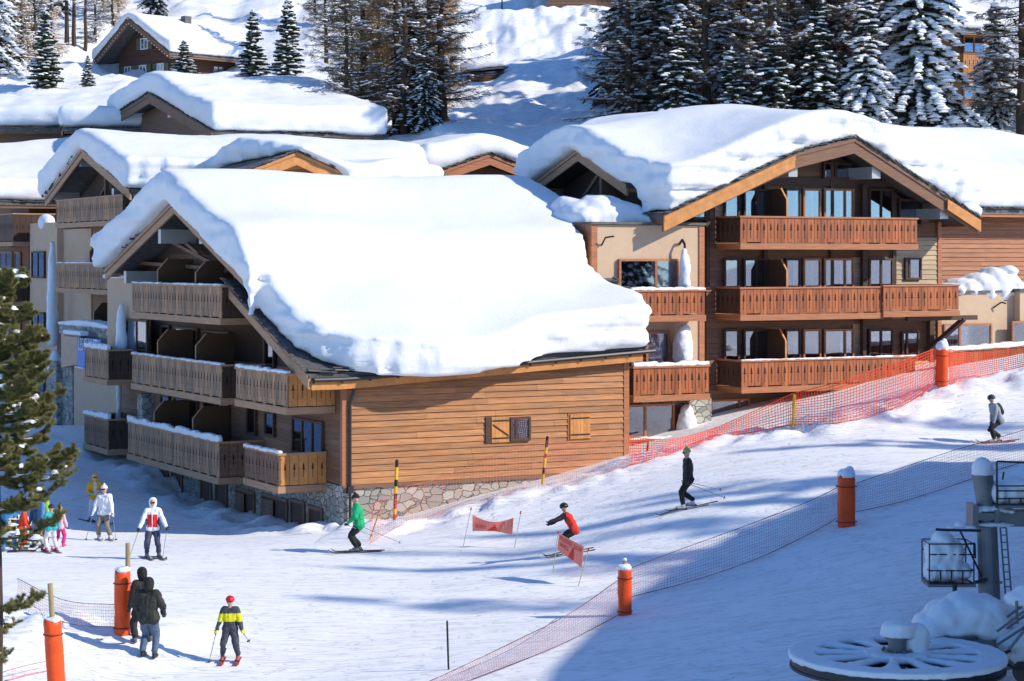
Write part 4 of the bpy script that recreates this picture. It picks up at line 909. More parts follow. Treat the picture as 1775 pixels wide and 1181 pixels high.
def snow_house(label,px0,px1,ptop,pbot,Y,dep,seed,c=None):
    """long low house seen eave-on: only its deep snow roof shows"""
    z1=CZ-(ptop-HY)/F*Y; z0=CZ-(pbot-HY)/F*Y; x0=(px0-CX)/F*Y; x1=(px1-CX)/F*Y
    rt=empty('chalet',((x0+x1)/2,Y,z0-4),0); tag(rt,label,'chalet'); Bb=Bld.__new__(Bld); Bb.root=rt; Bb.off=((x0+x1)/2,Y,z0-4)
    H=z1-z0; m=MB(); m.box(x0+.8,x1-.8,Y+1,Y+dep-1,z0-5,z0+.1); Bb.put(m,'wall',M['brown'])
    pr=[(Y,z0),(Y+dep/2,z0+max(.3,H-1.3)),(Y+dep,z0)]
    rf,f_=gable_roof(Bb,'u',x0,x1,pr,ends=(1,1))
    snow_field(Bb,[(x0-.2,Y-.2),(x1+.2,Y-.2),(x1+.2,Y+dep),(x0-.2,Y+dep)],f_,lambda u,v:1.4+.12*math.sin(u*.35+seed),rf,g=.4,vox=.25,it=18,amp=.1,strata=.1,seed=seed)
    return Bb
snow_house('wide smooth snow roof at the left edge below the pine woods',-90,205,148,222,137,11,11)
snow_house('low snow dome roof tucked behind the left chalet gable',105,312,190,222,132,9,12)
snow_house('long snow-buried roof behind the front chalets, right of the brown gable end',455,612,148,222,150,12,13)
# hillside cabin
a50=R(48)
class FrB(Bld): pass
Yc=178.0; xc=(300-CX)/F*Yc; zc=CZ-(146-HY)/F*Yc
rt=empty('cabin',(xc,Yc,zc),a50); tag(rt,'dark brown hillside cabin among firs at the top left, with green shutters','cabin'); B=Bld.__new__(Bld); B.root=rt; B.off=(0,0,0)
WU,WV,HW=7.0,7.6,2.9
cw=M['cabin']=mat('cabin_wood',(.10,.05,.034),.7,var=.2,stretch=GR,island=.12,bump=.2); shm=mat('green_shutter',(.11,.12,.07),.7,var=.1)
m=MB(); m.box(.06,WU,.0,WV,-2,HW); m.prism([(.06,0,HW),(.06,WV,HW),(.06,WV*.56,HW+2.5)],(WU-.06,0,0)); B.put(m,'wall',cw)
m=MB(); boards(m,'s',0.05,lambda z:max(0,(z-HW)/2.5*WV*.56),lambda z:WV-max(0,(z-HW)/2.5*WV*.44),0,HW+2.4,.24,.05); B.put(m,'plank_wall',cw)
pc=[(-1.4,HW-.35),(WV*.56,HW+3.0),(WV+1.7,HW-.5)]
rf,f_=gable_roof(B,'u',-1.5,WU+1.2,pc,barge='brown',ends=(1,0),bh=.35)
m=MB(); rr=random.Random(3)
for (t0,z0),(t1,z1) in zip(pc[:-1],pc[1:]):
    for i in range(16): t=(i+.5)/16; m.ball((-1.62,t0+(t1-t0)*t,z0+(z1-z0)*t-.42),.05,n=6,m=4)
B.put(m,'light_string',M['white'],rf)
snow_field(B,[(-1.7,-1.7),(WU+1.6,-1.7),(WU+1.6,WV+2),(-1.7,WV+2)],f_,lambda u,v:.95,rf,g=.35,vox=.2,it=12,amp=.05,seed=15)
m=MB(); m.box(3.2,3.9,2.3,2.9,f_(0,2.6)+.5,f_(0,2.6)+1.45); B.put(m,'chimney',M['slate'])
def cwn(v0,v1,z0,z1):
    w_=window(B,'s',0,v0,v1,z0,z1,n=2,frame='white',fw=.08)
    for (a,b) in ((v0-.62,v0-.05),(v1+.05,v1+.62)):
        s=MB(); pb(s,'s',0,a,b,z0,z1,.03,.09); pb(s,'s',0,a+.05,b-.05,z0+.3,z0+.36,.09,.1); B.put(s,'shutter',shm,w_)
cwn(3.4,4.4,HW+.35,HW+1.35); cwn(1.2,2.1,.5,1.9) ; cwn(3.6,4.6,.45,1.9); cwn(5.8,6.7,.45,1.9)
window(B,'f',0,.8,1.8,.3,1.9,n=2,frame='dark'); window(B,'f',0,4.4,5.6,-.2,1.9,n=2,frame='brown')
balcony(B,'s',0,1.2,WV+.4,.25,-.75,1.3,mat_='brown',trim='brown',bw=.25)
# apartment house behind the trees, top right
B=Bld('apartment_house','brown timber apartment house half hidden by trees in the top right corner','apartment house',front(1690,150,40)[0],40,18)
v_=39; a0=front(1500,0,v_)[0]; a1=front(1735,0,v_)[0]; z1=front(1700,60,v_)[1]; z0=front(1700,235,v_)[1]
m=MB(); m.box(a0,a1,v_,v_+10,z0,z1); B.put(m,'wall',M['brown'])
for (yt,yb) in ((92,128),(172,208)):
    aa,zt=front(1670,yt,v_-1.5); ab,_=front(1725,yt,v_-1.5); balcony(B,'f',v_,aa,ab,zt,front(1670,yb,v_-1.5)[1],1.5,mat_='honey',trim='brown')
    q0,zz1=front(1668,yt-30,v_); q1,_=front(1705,yt-30,v_); window(B,'f',v_-.03,q0,q1,front(1668,yt,v_)[1],zz1,n=2,frame='orange_wood')
aa,zt=front(1520,60,v_-1.5); ab,_=front(1560,60,v_-1.5); balcony(B,'f',v_,aa,ab,zt,front(1520,100,v_-1.5)[1],1.5,mat_='honey',trim='brown')
pr=[(v_-2,z1),(v_+5,z1+2.2),(v_+12,z1)]
rf,f_=gable_roof(B,'u',a0-1,a1+2,pr,ends=(0,0)); snow_field(B,[(a0-1,v_-2.3),(a1+2,v_-2.3),(a1+2,v_+12),(a0-1,v_+12)],f_,lambda u,v:1.5+.3*math.sin(u*.8),rf,g=.4,vox=.25,it=10,seed=20)
# shed board sticking out of the hillside and a house wall at the top edge
p=foot(850,140,130,220); rt=empty('buried_shed',p,R(10)); tag(rt,'small dark plank shed almost buried in the snow slope in the upper centre','shed'); B=Bld.__new__(Bld); B.root=rt; B.off=(0,0,0)
m=MB(); boards(m,'f',-.0,-1.6,1.0,-.8,.6,.2,.05); m.box(-1.6,1.0,0,1.6,-.8,.6); B.put(m,'wall',M['dark']); m=MB(); m.prism([(-2.,-.3,.6),(1.3,-.3,.95),(1.3,-.3,1.05),(-2.,-.3,.7)],(0,2.4,0)); B.put(m,'roof',M['slate'])
s=MB(); s.prism([(-2.,-.35,.7),(1.3,-.35,1.06),(1.1,-.35,1.5),(-2.,-.35,1.4)],(0,2.6,0)); lump(s,.12,6,.5,.05,1,off=(0,0,0),name='roof_snow',parent=rt)
p=foot(1010,9,150,260); rt=empty('cabin',p,0); tag(rt,'strip of red-brown timber wall at the very top edge above the open snow slope','cabin'); B=Bld.__new__(Bld); B.root=rt; B.off=(0,0,0)
m=MB(); boards(m,'f',0,-3.3,3.2,-.6,2.4,.22,.05); m.box(-3.3,3.2,0,5,-1.5,2.4); B.put(m,'wall',M['brown']); m=MB(); m.prism([(-4,-.8,2.4),(-4,2.5,4.2),(-4,6,2.4),(-4,6,2.2),(-4,2.5,4.),(-4,-.8,2.2)],(8,0,0)); B.put(m,'roof',M['slate'])
# ======================= trees
def skin(pts,r0,r1,n=5):
    """tapered bent tube as arrays"""
    P=[Vector(p) for p in pts]; V=[];Fs=[]; k=len(P)
    for i,p in enumerate(P):
        d=(P[min(i+1,k-1)]-P[max(i-1,0)]).normalized(); a=d.orthogonal().normalized(); b=d.cross(a); r=r0+(r1-r0)*i/(k-1)
        for j in range(n): t=2*math.pi*j/n; V.append(p+(a*math.cos(t)+b*math.sin(t))*r)
    for i in range(k-1):
        for j in range(n): Fs.append((i*n+j,i*n+(j+1)%n,(i+1)*n+(j+1)%n,(i+1)*n+j))
    return V,Fs
ICO=None
def blobs(mb,c,rx,ry,rz,rr,mi=0):
    V=[];n=6
    V.append((c[0],c[1],c[2]-rz*.35))
    for j,(zz,q) in enumerate(((-.25,.85),(.2,1.),(.75,.62))):
        for k in range(n):
            t=2*math.pi*(k+.5*j)/n; w_=q*rr.uniform(.7,1.2); V.append((c[0]+rx*w_*math.cos(t),c[1]+ry*w_*math.sin(t),c[2]+rz*zz*rr.uniform(.8,1.15)))
    V.append((c[0],c[1],c[2]+rz)); Fs=[(0,1+(k+1)%n,1+k) for k in range(n)]
    for j in range(2):
        for k in range(n): Fs.append((1+j*n+k,1+j*n+(k+1)%n,1+(j+1)*n+(k+1)%n,1+(j+1)*n+k))
    Fs+=[(13+k,13+(k+1)%n,19) for k in range(n)]; mb.add(V,Fs,mi)
def spruce_mesh(seed,H=10,Rm=2.2,droop=.35,dens=1.,snow=.5,leaf=1.,bare=.04,up=0):
    rr=random.Random(seed); tr=MB(); cr=MB(); sn=MB()
    bend=Vector((rr.uniform(-.02,.02),rr.uniform(-.02,.02),0))
    ax=lambda z: Vector((0,0,z))+bend*z
    V,Fs=skin([ax(H*t) for t in (0,.2,.4,.6,.8,1)],.022*H,.01,7); tr.add(V,Fs)
    z=bare*H
    while z<H*.985:
        t=z/H; L=Rm*(1-t)**.85*(1 if t>.12 else .8)+.12; nb=max(3,int(7*dens*(1-t*.4)))
        a0=rr.random()*6.28
        for k in range(nb):
            if rr.random()<.2: continue
            a=a0+6.283*k/nb+rr.uniform(-.35,.35); l=L*rr.uniform(.45,1.25); d=Vector((math.cos(a),math.sin(a),0)); s_=Vector((-d.y,d.x,0))
            zz=z+rr.uniform(-.12,.12)
            rise=(.35 if t>.75 else .1)+up
            def at(q): return ax(zz)+d*(l*q)+Vector((0,0,l*(rise*q-droop*(1.4-t)*q*q*1.1)+ (up*.3*l*q**3)))
            V,Fs=skin([at(0),at(.35),at(.7),at(1)],.012+.012*l,.005,4); tr.add(V,Fs)
            n=max(4,int(l*11*leaf))
            for i in range(n):
                q=.12+.88*(i+rr.random())/n; wd=(.18+.34*(1-q)*l)*(.5+.5*min(1,q*3)); p=at(q)
                for sd_ in (-1,1):
                    ln=min(wd,.75)*rr.uniform(.6,1.25); dirv=(s_*sd_*rr.uniform(.7,1)+d*rr.uniform(.35,.9)+Vector((0,0,rr.uniform(-.45,.05)-(.25 if droop>.3 else 0)))).normalized()
                    w_=rr.uniform(.05,.10)+.02*H/10; e=p+dirv*ln; nv=dirv.cross(Vector((0,0,1))).normalized()*w_; up_=Vector((0,0,w_*.5))
                    m_=p+dirv*ln*.5-Vector((0,0,.03))
                    cr.add([p,m_+nv,e,m_-nv,m_+up_*1.2,m_-up_*2.2],[(0,1,2),(0,2,3),(0,4,2),(0,2,5)])
                if rr.random()<snow*(.55+.45*q):
                    r_=rr.uniform(.08,.2)*(1+.25*l/2)*(.7+.6*snow); blobs(sn,p+Vector((0,0,.04))+s_*rr.uniform(-.2,.2)*wd,r_*abs(d.x)+r_*.75,r_*abs(d.y)+r_*.75,r_*.55,rr)
        z+=H*rr.uniform(.022,.036)/max(.6,dens**.5)*(1 if H<9 else .85)
    if snow>.3: blobs(sn,ax(H)+Vector((0,0,.05)),.12,.12,.2,rr)
    return tr,cr,sn
def larch_mesh(seed,H=14,Rm=3.,n_b=90,snow=.25,gold=False,droop=.1,tw=1.,top=.95,low=.1):
    rr=random.Random(seed); tr=MB(); cr=MB(); sn=MB()
    wob=[Vector((rr.uniform(-.1,.1),rr.uniform(-.1,.1),0)) for _ in range(9)]
    def ax(z): t=z/H*8; i=min(7,int(t)); f=t-i; return wob[i].lerp(wob[i+1],f)+Vector((0,0,z))
    V,Fs=skin([ax(H*i/10) for i in range(11)],.017*H,.015,8); tr.add(V,Fs)
    for b in range(n_b):
        t=low+(top+.04-low)*(b+rr.random())/n_b; z=t*H; a=rr.random()*6.283; l=Rm*((1-t)**.6)*rr.uniform(.45,1.1)+.25
        d=Vector((math.cos(a),math.sin(a),0)); s_=Vector((-d.y,d.x,0)); c1=rr.uniform(-.12,.2)-droop*(1-t)*1.5; c2=rr.uniform(.05,.35)
        def at(q): return ax(z)+d*(l*q)+s_*(.12*l*math.sin(q*3+b))+Vector((0,0,l*(c1*q+c2*q*q*q)))
        V,Fs=skin([at(0),at(.25),at(.5),at(.75),at(1)],.014+.016*l,.006,4); tr.add(V,Fs)
        n=int((4+l*9)*tw)
        for i in range(n):
            q=.1+.9*rr.random(); p=at(q); sd_=rr.choice((-1,1)); ln=(.25+.55*(1-q)*min(l,2.5))*rr.uniform(.5,1.2)
            dv=(s_*sd_*rr.uniform(.5,1)+d*rr.uniform(.1,.9)+Vector((0,0,rr.uniform(-.7,.25)))).normalized(); m_=p+dv*ln*.5+Vector((rr.uniform(-.05,.05),rr.uniform(-.05,.05),.03)); e=p+dv*ln+Vector((0,0,rr.uniform(-.1,.12)))
            V,Fs=skin([p,m_,e],.015 if gold else .011,.007 if gold else .005,3); cr.add(V,Fs)
            for _ in range(3):
                f=rr.random(); pp=p.lerp(e,f); e2=pp+Vector((rr.uniform(-1,1),rr.uniform(-1,1),rr.uniform(-.9,.6)))*.2; V,Fs=skin([pp,e2],.008,.004,3); cr.add(V,Fs)
            if rr.random()<snow*.5: blobs(sn,p.lerp(e,.4)+Vector((0,0,.03)),rr.uniform(.05,.12),rr.uniform(.05,.12),rr.uniform(.03,.07),rr)
        if rr.random()<snow*2.2:
            for i in range(int(l*4)+1):
                q=rr.uniform(.15,1); blobs(sn,at(q)+Vector((0,0,.05)),rr.uniform(.08,.22),rr.uniform(.08,.2),rr.uniform(.05,.1),rr)
    return tr,cr,sn
PROTO={}
def proto(key,gen,mats_,names=('trunk','crown','snow')):
    out=[]
    for nm,mb,mt in zip(names,gen,mats_):
        if not mb.f: continue
        V=np.array([tuple(v) for v in mb.v]); out.append((nm,npmesh(nm,V,mb.f,[mt],mb.m)))
    PROTO[key]=out
for i in range(3): proto('dark%d'%i,spruce_mesh(20+i,13,3.1,.42,1.25,.34,1.25,up=-.02),(M['bark'],M['needle'],M['snow']))
for i in range(2): proto('small%d'%i,spruce_mesh(40+i,6.2,1.35,.16,1.3,.35,1.2,up=.12),(M['bark'],mat('green_needles',(.055,.072,.032),.8,var=.4,vscale=1.5),M['snow']))
proto('laden',spruce_mesh(50,13.5,3.4,.5,1.1,.85,1.15,up=0),(M['bark'],M['needle'],M['snow']))
for i in range(3): proto('larch%d'%i,larch_mesh(60+i,14,3.2,105,.28,tw=1.25,droop=.12),(M['bark'],M['twig'],M['snow']))
for i in range(2): proto('gold%d'%i,larch_mesh(70+i,14,2.3,110,.10,gold=True,tw=1.7,droop=.02,low=.12),(M['bark'],M['gold_twig'],M['snow']))
proto('frost0',larch_mesh(90,13,2.6,100,.8,tw=1.1,droop=.1,low=.03),(M['bark'],M['twig'],M['snow']))
proto('frost1',larch_mesh(91,13,2.2,100,.8,tw=1.1,droop=.12,low=.03),(M['bark'],M['gold_twig'],M['snow']))
proto('bare',larch_mesh(80,14,2.0,34,.5,tw=.45,droop=.05,low=.3),(M['bark'],M['twig'],M['snow']))
rt_=random.Random(99)
def place_tree(key,px,py,scale,label,name,group=None,Y=None,xy=None,tilt=0,sx=1,rot=None):
    if xy: p=Vector((xy[0],xy[1],gz(*xy)))
    elif Y: x=(px-CX)/F*Y; p=Vector((x,Y,gz(x,Y)))
    else: p=foot(px,py,108,230)
    r=empty(name,p-Vector((0,0,.25)),rt_.random()*6.28 if rot is None else rot); r.scale=(scale*sx,scale*sx,scale); r.rotation_euler.x=tilt
    tag(r,label,'tree',group)
    for nm,me in PROTO[key]: link(bpy.data.objects.new(nm,me),r)
    return r
gW='dark snowy trees on the slope behind the chalets'
T=place_tree
# left part of the slope
T('small0',80,150,.98,'bright green fir with drooping snowy boughs left of the hillside cabin','fir_tree')
T('small1',152,150,.42,'knee-high young fir just left of the cabin balcony','fir_tree')
T('laden',-18,150,.95,'big snow-crusted fir cut by the left edge at the top','fir_tree',Y=165)
T('small1',437,147,.92,'slim snowy fir directly right of the cabin roof','fir_tree')
T('small0',497,130,1.02,'dark pointed fir, second one right of the cabin','fir_tree')
T('small1',318,137,.52,'stubby pine standing in front of the cabin side wall','fir_tree',sx=1.6)
T('dark1',268,28,.62,'wide dark fir rising behind the cabin roof, cropped by the top edge','fir_tree',Y=203)
T('bare',115,75,.95,'bare straight trunk left of the cabin, the left one of three','bare_tree',group=None)
T('bare',128,78,.9,'bare straight trunk left of the cabin, the middle one of three','bare_tree')
T('bare',148,88,.8,'crooked bare tree left of the cabin with snowy limbs, nearest the roof','bare_tree')
T('larch0',565,110,.85,'tall leafless larch right of the two firs by the cabin','larch')
T('small0',30,60,1.1,'pale snowy fir behind the big one in the top left corner','fir_tree',Y=195)
for k,(px,Y,ky,sc) in enumerate(sorted(((10,172,'frost0',.9),(38,174,'frost1',.85),(60,178,'frost0',.85),(88,184,'frost1',.8),(165,190,'frost0',.65),(35,186,'dark2',.6),(195,200,'frost1',.7),(5,198,'dark0',.75),(48,205,'gold0',.7),(70,192,'larch1',.75),(95,208,'dark2',.6),(178,210,'larch2',.7),(205,206,'gold1',.6),(22,182,'larch0',.7),(350,212,'larch1',.45),(590,196,'dark0',.55),(545,200,'larch2',.65),(-5,190,'gold1',.8)))):
    T(ky,px,0,sc,'%s from the left in the thin snowy wood along the top edge, a %s'%('first second third fourth fifth sixth seventh eighth ninth tenth eleventh twelfth thirteenth fourteenth fifteenth sixteenth seventeenth eighteenth nineteenth twentieth'.split()[k],'snowy fir' if 'dark' in ky else 'leafless larch'),'pine_tree','trees of the thin wood at the top left',Y=Y)
# larch clump in the middle
T('gold0',628,225,1.02,'golden-brown leafless larch at the left of the central clump','larch',Y=132,sx=1.35)
T('larch1',600,225,.8,'low dark-limbed larch in front at the left end of the central clump','larch',Y=127,sx=1.2)
T('gold1',740,225,1.1,'tall thin golden larch, right of the middle of the central clump','larch',Y=134,sx=1.25)
T('larch0',700,225,1.,'dark bare larch in front of the golden ones in the central clump','larch',Y=126.5,sx=1.1)
T('larch1',655,232,.95,'dark-stemmed larch behind the golden one in the central clump','larch',Y=136)
T('gold1',690,232,1.05,'second golden larch, in the middle of the central clump','larch',Y=131,sx=1.4)
T('dark0',715,240,.72,'dark fir with snow patches low in the central clump of larches','fir_tree',Y=128)
T('larch2',765,245,.9,'dark wide-armed larch at the right end of the central clump','larch',Y=128,sx=1.45)
T('gold0',765,200,.85,'golden crown rising behind the wide-armed larch','larch',Y=146)
T('larch0',610,215,.75,'thin bare larch at the left foot of the central clump','larch',Y=142)
T('dark2',738,243,.45,'small dark fir squeezed between two larch trunks of the central clump','fir_tree',Y=126)
T('bare',870,20,.35,'little leafless sapling on the open slope at the top','bare_tree',Y=195)
# dark wood on the right
lst=[('larch0',1120,123,1.12,1.25),('larch2',1165,128,1.1,1.1),('dark0',1200,126,1.1,1),('dark1',1150,140,1.05,1),('dark2',1240,136,1.15,1.1),('frost0',1290,121,1.2,1.15),('dark0',1330,131,1.1,1.05),('frost0',1375,117,1.2,1.1),('dark1',1300,145,1.1,1.1),('dark2',1400,140,1.15,1),('frost0',1440,117,1.2,1.1),('dark0',1470,133,1.,1.),('dark1',1360,152,1.1,1.1),('dark2',1215,150,1.1,1.1),('larch1',1500,127,1.,1),('dark1',1435,150,1.05,1.1)]
lst+=[('dark0',1075,133,.8,1),('larch1',1090,119,.9,1.35),('dark1',1180,114,.8,1.1),('dark2',1275,113,.72,1.1),('dark1',1345,113,.78,1.15),('larch0',1225,116,1.2,1.2),('dark0',1420,114,.8,1.1),('larch1',1335,115,1.25,1.1),('laden',1500,114,.75,1.0),('larch2',1465,116,1.2,1.2),('dark0',1265,128,1.25,1.1),('dark2',1540,124,.8,1.1),('dark1',1140,121,.95,1.0),('dark1',1395,129,1.3,1.1),('larch2',1410,117,1.3,1.),('dark0',1110,150,.9,1),('larch0',1550,135,1.1,1),('dark2',1625,140,.7,1)]
ORD='first second third fourth fifth sixth seventh eighth ninth tenth eleventh twelfth thirteenth fourteenth fifteenth sixteenth seventeenth eighteenth nineteenth twentieth'.split()
ORD+=['twenty-'+o for o in ORD[:9]]+['thirtieth']+['thirty-'+o for o in ORD[:9]]
lst.sort(key=lambda q:q[1])
for i,(ky,px,Y,sc,sx) in enumerate(lst): T(ky,px,0,sc,'%s from the left in the dense dark wood, a %s'%(ORD[i],'leafless larch with snowy limbs' if ('larch' in ky or 'frost' in ky) else 'dark snow-dusted fir'),'tree',gW,Y=Y,sx=sx)
T('laden',1250,190,.62,'low snow-laden fir in front of the dense wood, left of its middle','fir_tree',Y=118)
T('laden',1592,212,1.02,'big fir with thick snow pads on its boughs in front of the apartment house','fir_tree',Y=116)
T('larch1',1772,190,1.15,'snowy leafless larch cut by the right edge above the plank-walled chalet','larch',Y=115,sx=1.2)
T('laden',1725,190,.55,'half-grown snowy fir below the apartment house near the right edge','fir_tree',Y=117)
T('larch0',1840,190,.9,'larch outside the right edge reaching in with snowy limbs','larch',Y=112)
# trees beyond the right edge whose shade crosses the piste
for k,(px,py,d,ky,sx) in enumerate(((470,978,42,'dark0',.42),(600,1040,39,'larch0',.5),(740,935,38,'dark1',.5),(960,905,35,'dark2',.55),(1040,985,33,'larch2',.7),(1140,862,33,'larch1',.6),(1200,790,33,'dark1',.5),(1400,768,30,'dark0',.5),(1540,722,30,'larch0',.6),(1330,880,31,'dark2',.5),(1480,830,29,'larch1',.9),(680,958,40,'larch2',.5),(1150,930,32,'dark0',.5))):
    tp_=foot(px,py,40,100); bx,by=tp_.x+SUN.x*d,tp_.y+SUN.y*d; hh=.649*d+tp_.z-gz(bx,by)
    T(ky,0,0,hh/13.3,'%s of the tall trees beside the piste beyond the right edge'%ORD[k],'tree','tall trees beside the piste on the right',xy=(bx,by),sx=sx)
# foreground tree at the left edge
def near_tree():
    rr=random.Random(5); tr=MB(); cr=MB(); sn=MB(); Y0=38.; x0=(-6-CX)/F*Y0; base=gz(x0,Y0)-.2; top=CZ-(452-HY)/F*Y0
    root=empty('pine_tree',(x0,Y0,base)); tag(root,'near pine cut by the left edge, olive needles and snow pads on upswept branches','tree')
    H=top-base; V,Fs=skin([(0,0,0),(.05,0,H*.3),(.0,.05,H*.6),(.03,0,H)],.10,.02,9); tr.add(V,Fs)
    def tuft(p,d,n,ln=.085):
        for _ in range(int(n*1.35)):
            dv=(d*rr.uniform(.4,1)+Vector((rr.uniform(-1,1),rr.uniform(-1,1),rr.uniform(-.6,1)))*.75).normalized(); s=dv.orthogonal().normalized()*.0038; e=p+dv*ln*rr.uniform(.6,1.2)
            cr.add([p-s,p+s,e],[(0,1,2)]); s2=dv.cross(s); cr.add([p-s2,p+s2,e],[(0,1,2)])
    def branch(p0,d,l,r,curv,lev,nt):
        pts=[]; p=Vector(p0); d=Vector(d).normalized(); n=6
        for i in range(n+1):
            pts.append(p.copy()); p=p+d*(l/n); d=(d+Vector((rr.uniform(-.1,.1),rr.uniform(-.1,.1),curv/n+rr.uniform(-.06,.06)))).normalized()
        V,Fs=skin(pts,r,.005,5); tr.add(V,Fs)
        for i in range(1,n+1):
            q=pts[i]; dd=(pts[i]-pts[i-1]).normalized()
            if lev<2:
                for _ in range(2 if lev==0 else 1):
                    s_=dd.cross(Vector((0,0,1))).normalized()*rr.choice((-1,1)); branch(q.lerp(pts[i-1],rr.random()),dd*.7+s_*rr.uniform(.5,1)+Vector((0,0,rr.uniform(-.5,.4))),l*rr.uniform(.22,.42),r*.5,curv*.6,lev+1,nt)
            k=nt if lev else nt//3
            for j in range(k):
                pp=pts[i-1].lerp(q,rr.random()); tuft(pp,dd,9)
        if lev<2 and rr.random()<(.16 if lev else .6):
            for _ in range(2 if lev else 6):
                i=rr.randint(2,n); q=pts[i].lerp(pts[i-1],rr.random()); blobs(sn,q+Vector((0,0,.03)),rr.uniform(.04,.17),rr.uniform(.04,.15),rr.uniform(.03,.09),rr)
    for k in range(44):
        t=.16+.82*((k+rr.random())/44)**.6; z=H*t; a=rr.uniform(-1.9,1.9) if k%4 else rr.uniform(0,6.28)
        if t<.55 and rr.random()<.5: continue
        l=((1.85 if t>.55 else 1.0)*(1-t)**.45*rr.uniform(.5,1.0)+.15)*(.8 if t<.2 else 1); dn=-.1-.35*(1-t)*rr.random()
        branch((0,0,z),(math.cos(a),math.sin(a),dn+.05),l,.016+.012*l,.75,0,2 if t<.55 else 9)
    # the long bare boughs sweeping up to the right near the foot
    for (z0,l,el,az) in ((4.2,1.25,-.1,.2),(4.8,1.3,.0,-.3),(5.2,1.45,-.15,.3),(2.9,.8,-.1,.1)): branch((0,0,z0),(math.cos(az),math.sin(az),el),l,.032,.8,0,2)
    tr.build('trunk',M['bark'],root); cr.build('needles',M['needle2'],root); sn.build('snow',M['snow'],root)
near_tree()
# ======================= people
def ik(a,b,l1,l2,hint):
    a=Vector(a); b=Vector(b); d=b-a; L=min(d.length,(l1+l2)*.999); b=a+d.normalized()*L; d=(b-a).normalized()
    x=(l1*l1-l2*l2+L*L)/(2*L); h=math.sqrt(max(0,l1*l1-x*x)); hv=Vector(hint)-d*Vector(hint).dot(d); hv.normalize(); return a+d*x+hv*h,b
CATP='person'
def person(px,py,H,yaw,label,jacket,pants,head='hood',headcol=None,skin_=(.55,.33,.24),crouch=0.,lean=0.,hands=((.12,.3,.5),(.12,-.3,.5)),
           stance=.11,step=0.,glove=(.03,.03,.035),boot=(.12,.12,.13),goggles=False,skis=None,ski_yaw=0,poles=(),who='',paint=None,bulk=1.14,feet_dy=0,backpack=False,long_coat=False,spot=None,mits=False,turn=0,sk_len=1.0,pole_col=(.25,.25,.27),face_open=True):
    g=spot or foot(px,py); th=R(yaw); f=Vector((-math.sin(th),-math.cos(th),0)); l=Vector((math.cos(th),-math.sin(th),0)); up=Vector((0,0,1))
    root=empty('person',g,0); tag(root,label,CATP)
    def wp(a,b,c): return f*(a*H)+l*(b*H)+up*(c*H)     # local frame, origin at the foot point
    lift=.055 if skis else .02
    feet={}
    for s,sg in (('L',1),('R',-1)):
        q=wp(step*sg,stance*sg,0); q.z=gz(g.x+q.x,g.y+q.y)-g.z+lift; feet[s]=q
    hz=.50*(1-.28*crouch); back=-.10*crouch
    hipc=wp(back,0,hz)+up*(feet['L'].z+feet['R'].z)/2
    la=R(lean); td=f*math.sin(la)+up*math.cos(la)
    chest=hipc+td*(.21*H); neck=hipc+td*(.315*H); sh=hipc+td*(.285*H)
    hd=(f*math.sin(la*.5)+up*math.cos(la*.5)); headc=neck+hd*(.095*H)+f*(.01*H)
    tn=R(turn); hf=(f*math.cos(tn)+l*math.sin(tn)).normalized(); hl=(l*math.cos(tn)-f*math.sin(tn)).normalized()
    caps=[]; mb=MB()
    JK,PT,SK,GL,BT,HD=0,1,2,3,4,5
    mats_=[cmat(jacket),cmat(pants),cmat(skin_,.55,'skin'),cmat(glove),cmat(boot,.4,'boot_shell'),cmat(headcol or jacket)]
    def cap(a,b,r0,r1,m,n=10): mb.capsule(a,b,r0*H,r1*H,n); caps.append((Vector(a),Vector(b),r0*H,r1*H,m))
    B_=bulk
    for sg in (1,-1):   # torso as overlapping lobes, so the trunk is wider than deep
        cap(hipc+l*sg*.04*H,hipc+td*.1*H+l*sg*.035*H,.068*B_,.064*B_,JK); cap(hipc+td*.1*H+l*sg*.035*H,chest+l*sg*.05*H,.064*B_,.070*B_,JK); cap(hipc+l*sg*.046*H-td*.012*H+f*.004*H,hipc+l*sg*.044*H+td*.03*H,.079*B_,.066*B_,JK); cap(chest+l*sg*.05*H,sh+l*sg*.075*H,.068*B_,.048*B_,JK)
        cap(hipc+l*sg*.04*H-td*.03*H,hipc+l*sg*.045*H-up*.02*H,.066*B_,.064,JK if long_coat else PT)
    cap(hipc+td*.02*H,chest,.068*B_,.075*B_,JK); cap(sh+l*.06*H,sh-l*.06*H,.05,.05,JK)
    cap(sh,neck+hd*.02*H,.045,.034,JK if head=='hood' else SK)
    # head
    HR=.062
    hm=HD if head in('hood','helmet','hat') else SK
    cap(headc-hd*.012*H,headc+hd*.025*H,.050,.053,SK,12); cap(headc-hd*.045*H+hf*.018*H,headc-hd*.03*H+hf*.022*H,.024,.028,SK)
    cap(headc-hd*.008*H+hf*.052*H,headc+hd*.012*H+hf*.048*H,.011,.007,SK,6)
    for sg in (1,-1): cap(headc+hl*sg*.052*H-hd*.005*H,headc+hl*sg*.052*H+hd*.012*H,.009,.012,SK,6)
    for s,sg in (('L',1),('R',-1)):
        hip=hipc+l*sg*.048*H-up*.02*H; ank=feet[s]+up*(.045*H)
        kn,ank2=ik(hip,ank,.245*H,.235*H,f+l*sg*.12)
        cap(hip,kn,.063*B_,.049,PT); cap(kn,ank2+up*.05*H,.049,.043,PT)
        if long_coat: cap(hip,hip.lerp(kn,.5),.068*B_,.066*B_,JK)
        cap(ank2+up*.055*H,ank2-up*.01*H,.034,.034,BT); ft=f
        sy=R(ski_yaw); ft=(f*math.cos(sy)+l*math.sin(sy)).normalized()
        cap(feet[s]-ft*.028*H+up*.022*H,feet[s]+ft*.10*H+up*.018*H,.027,.024,BT)
    HP=[]
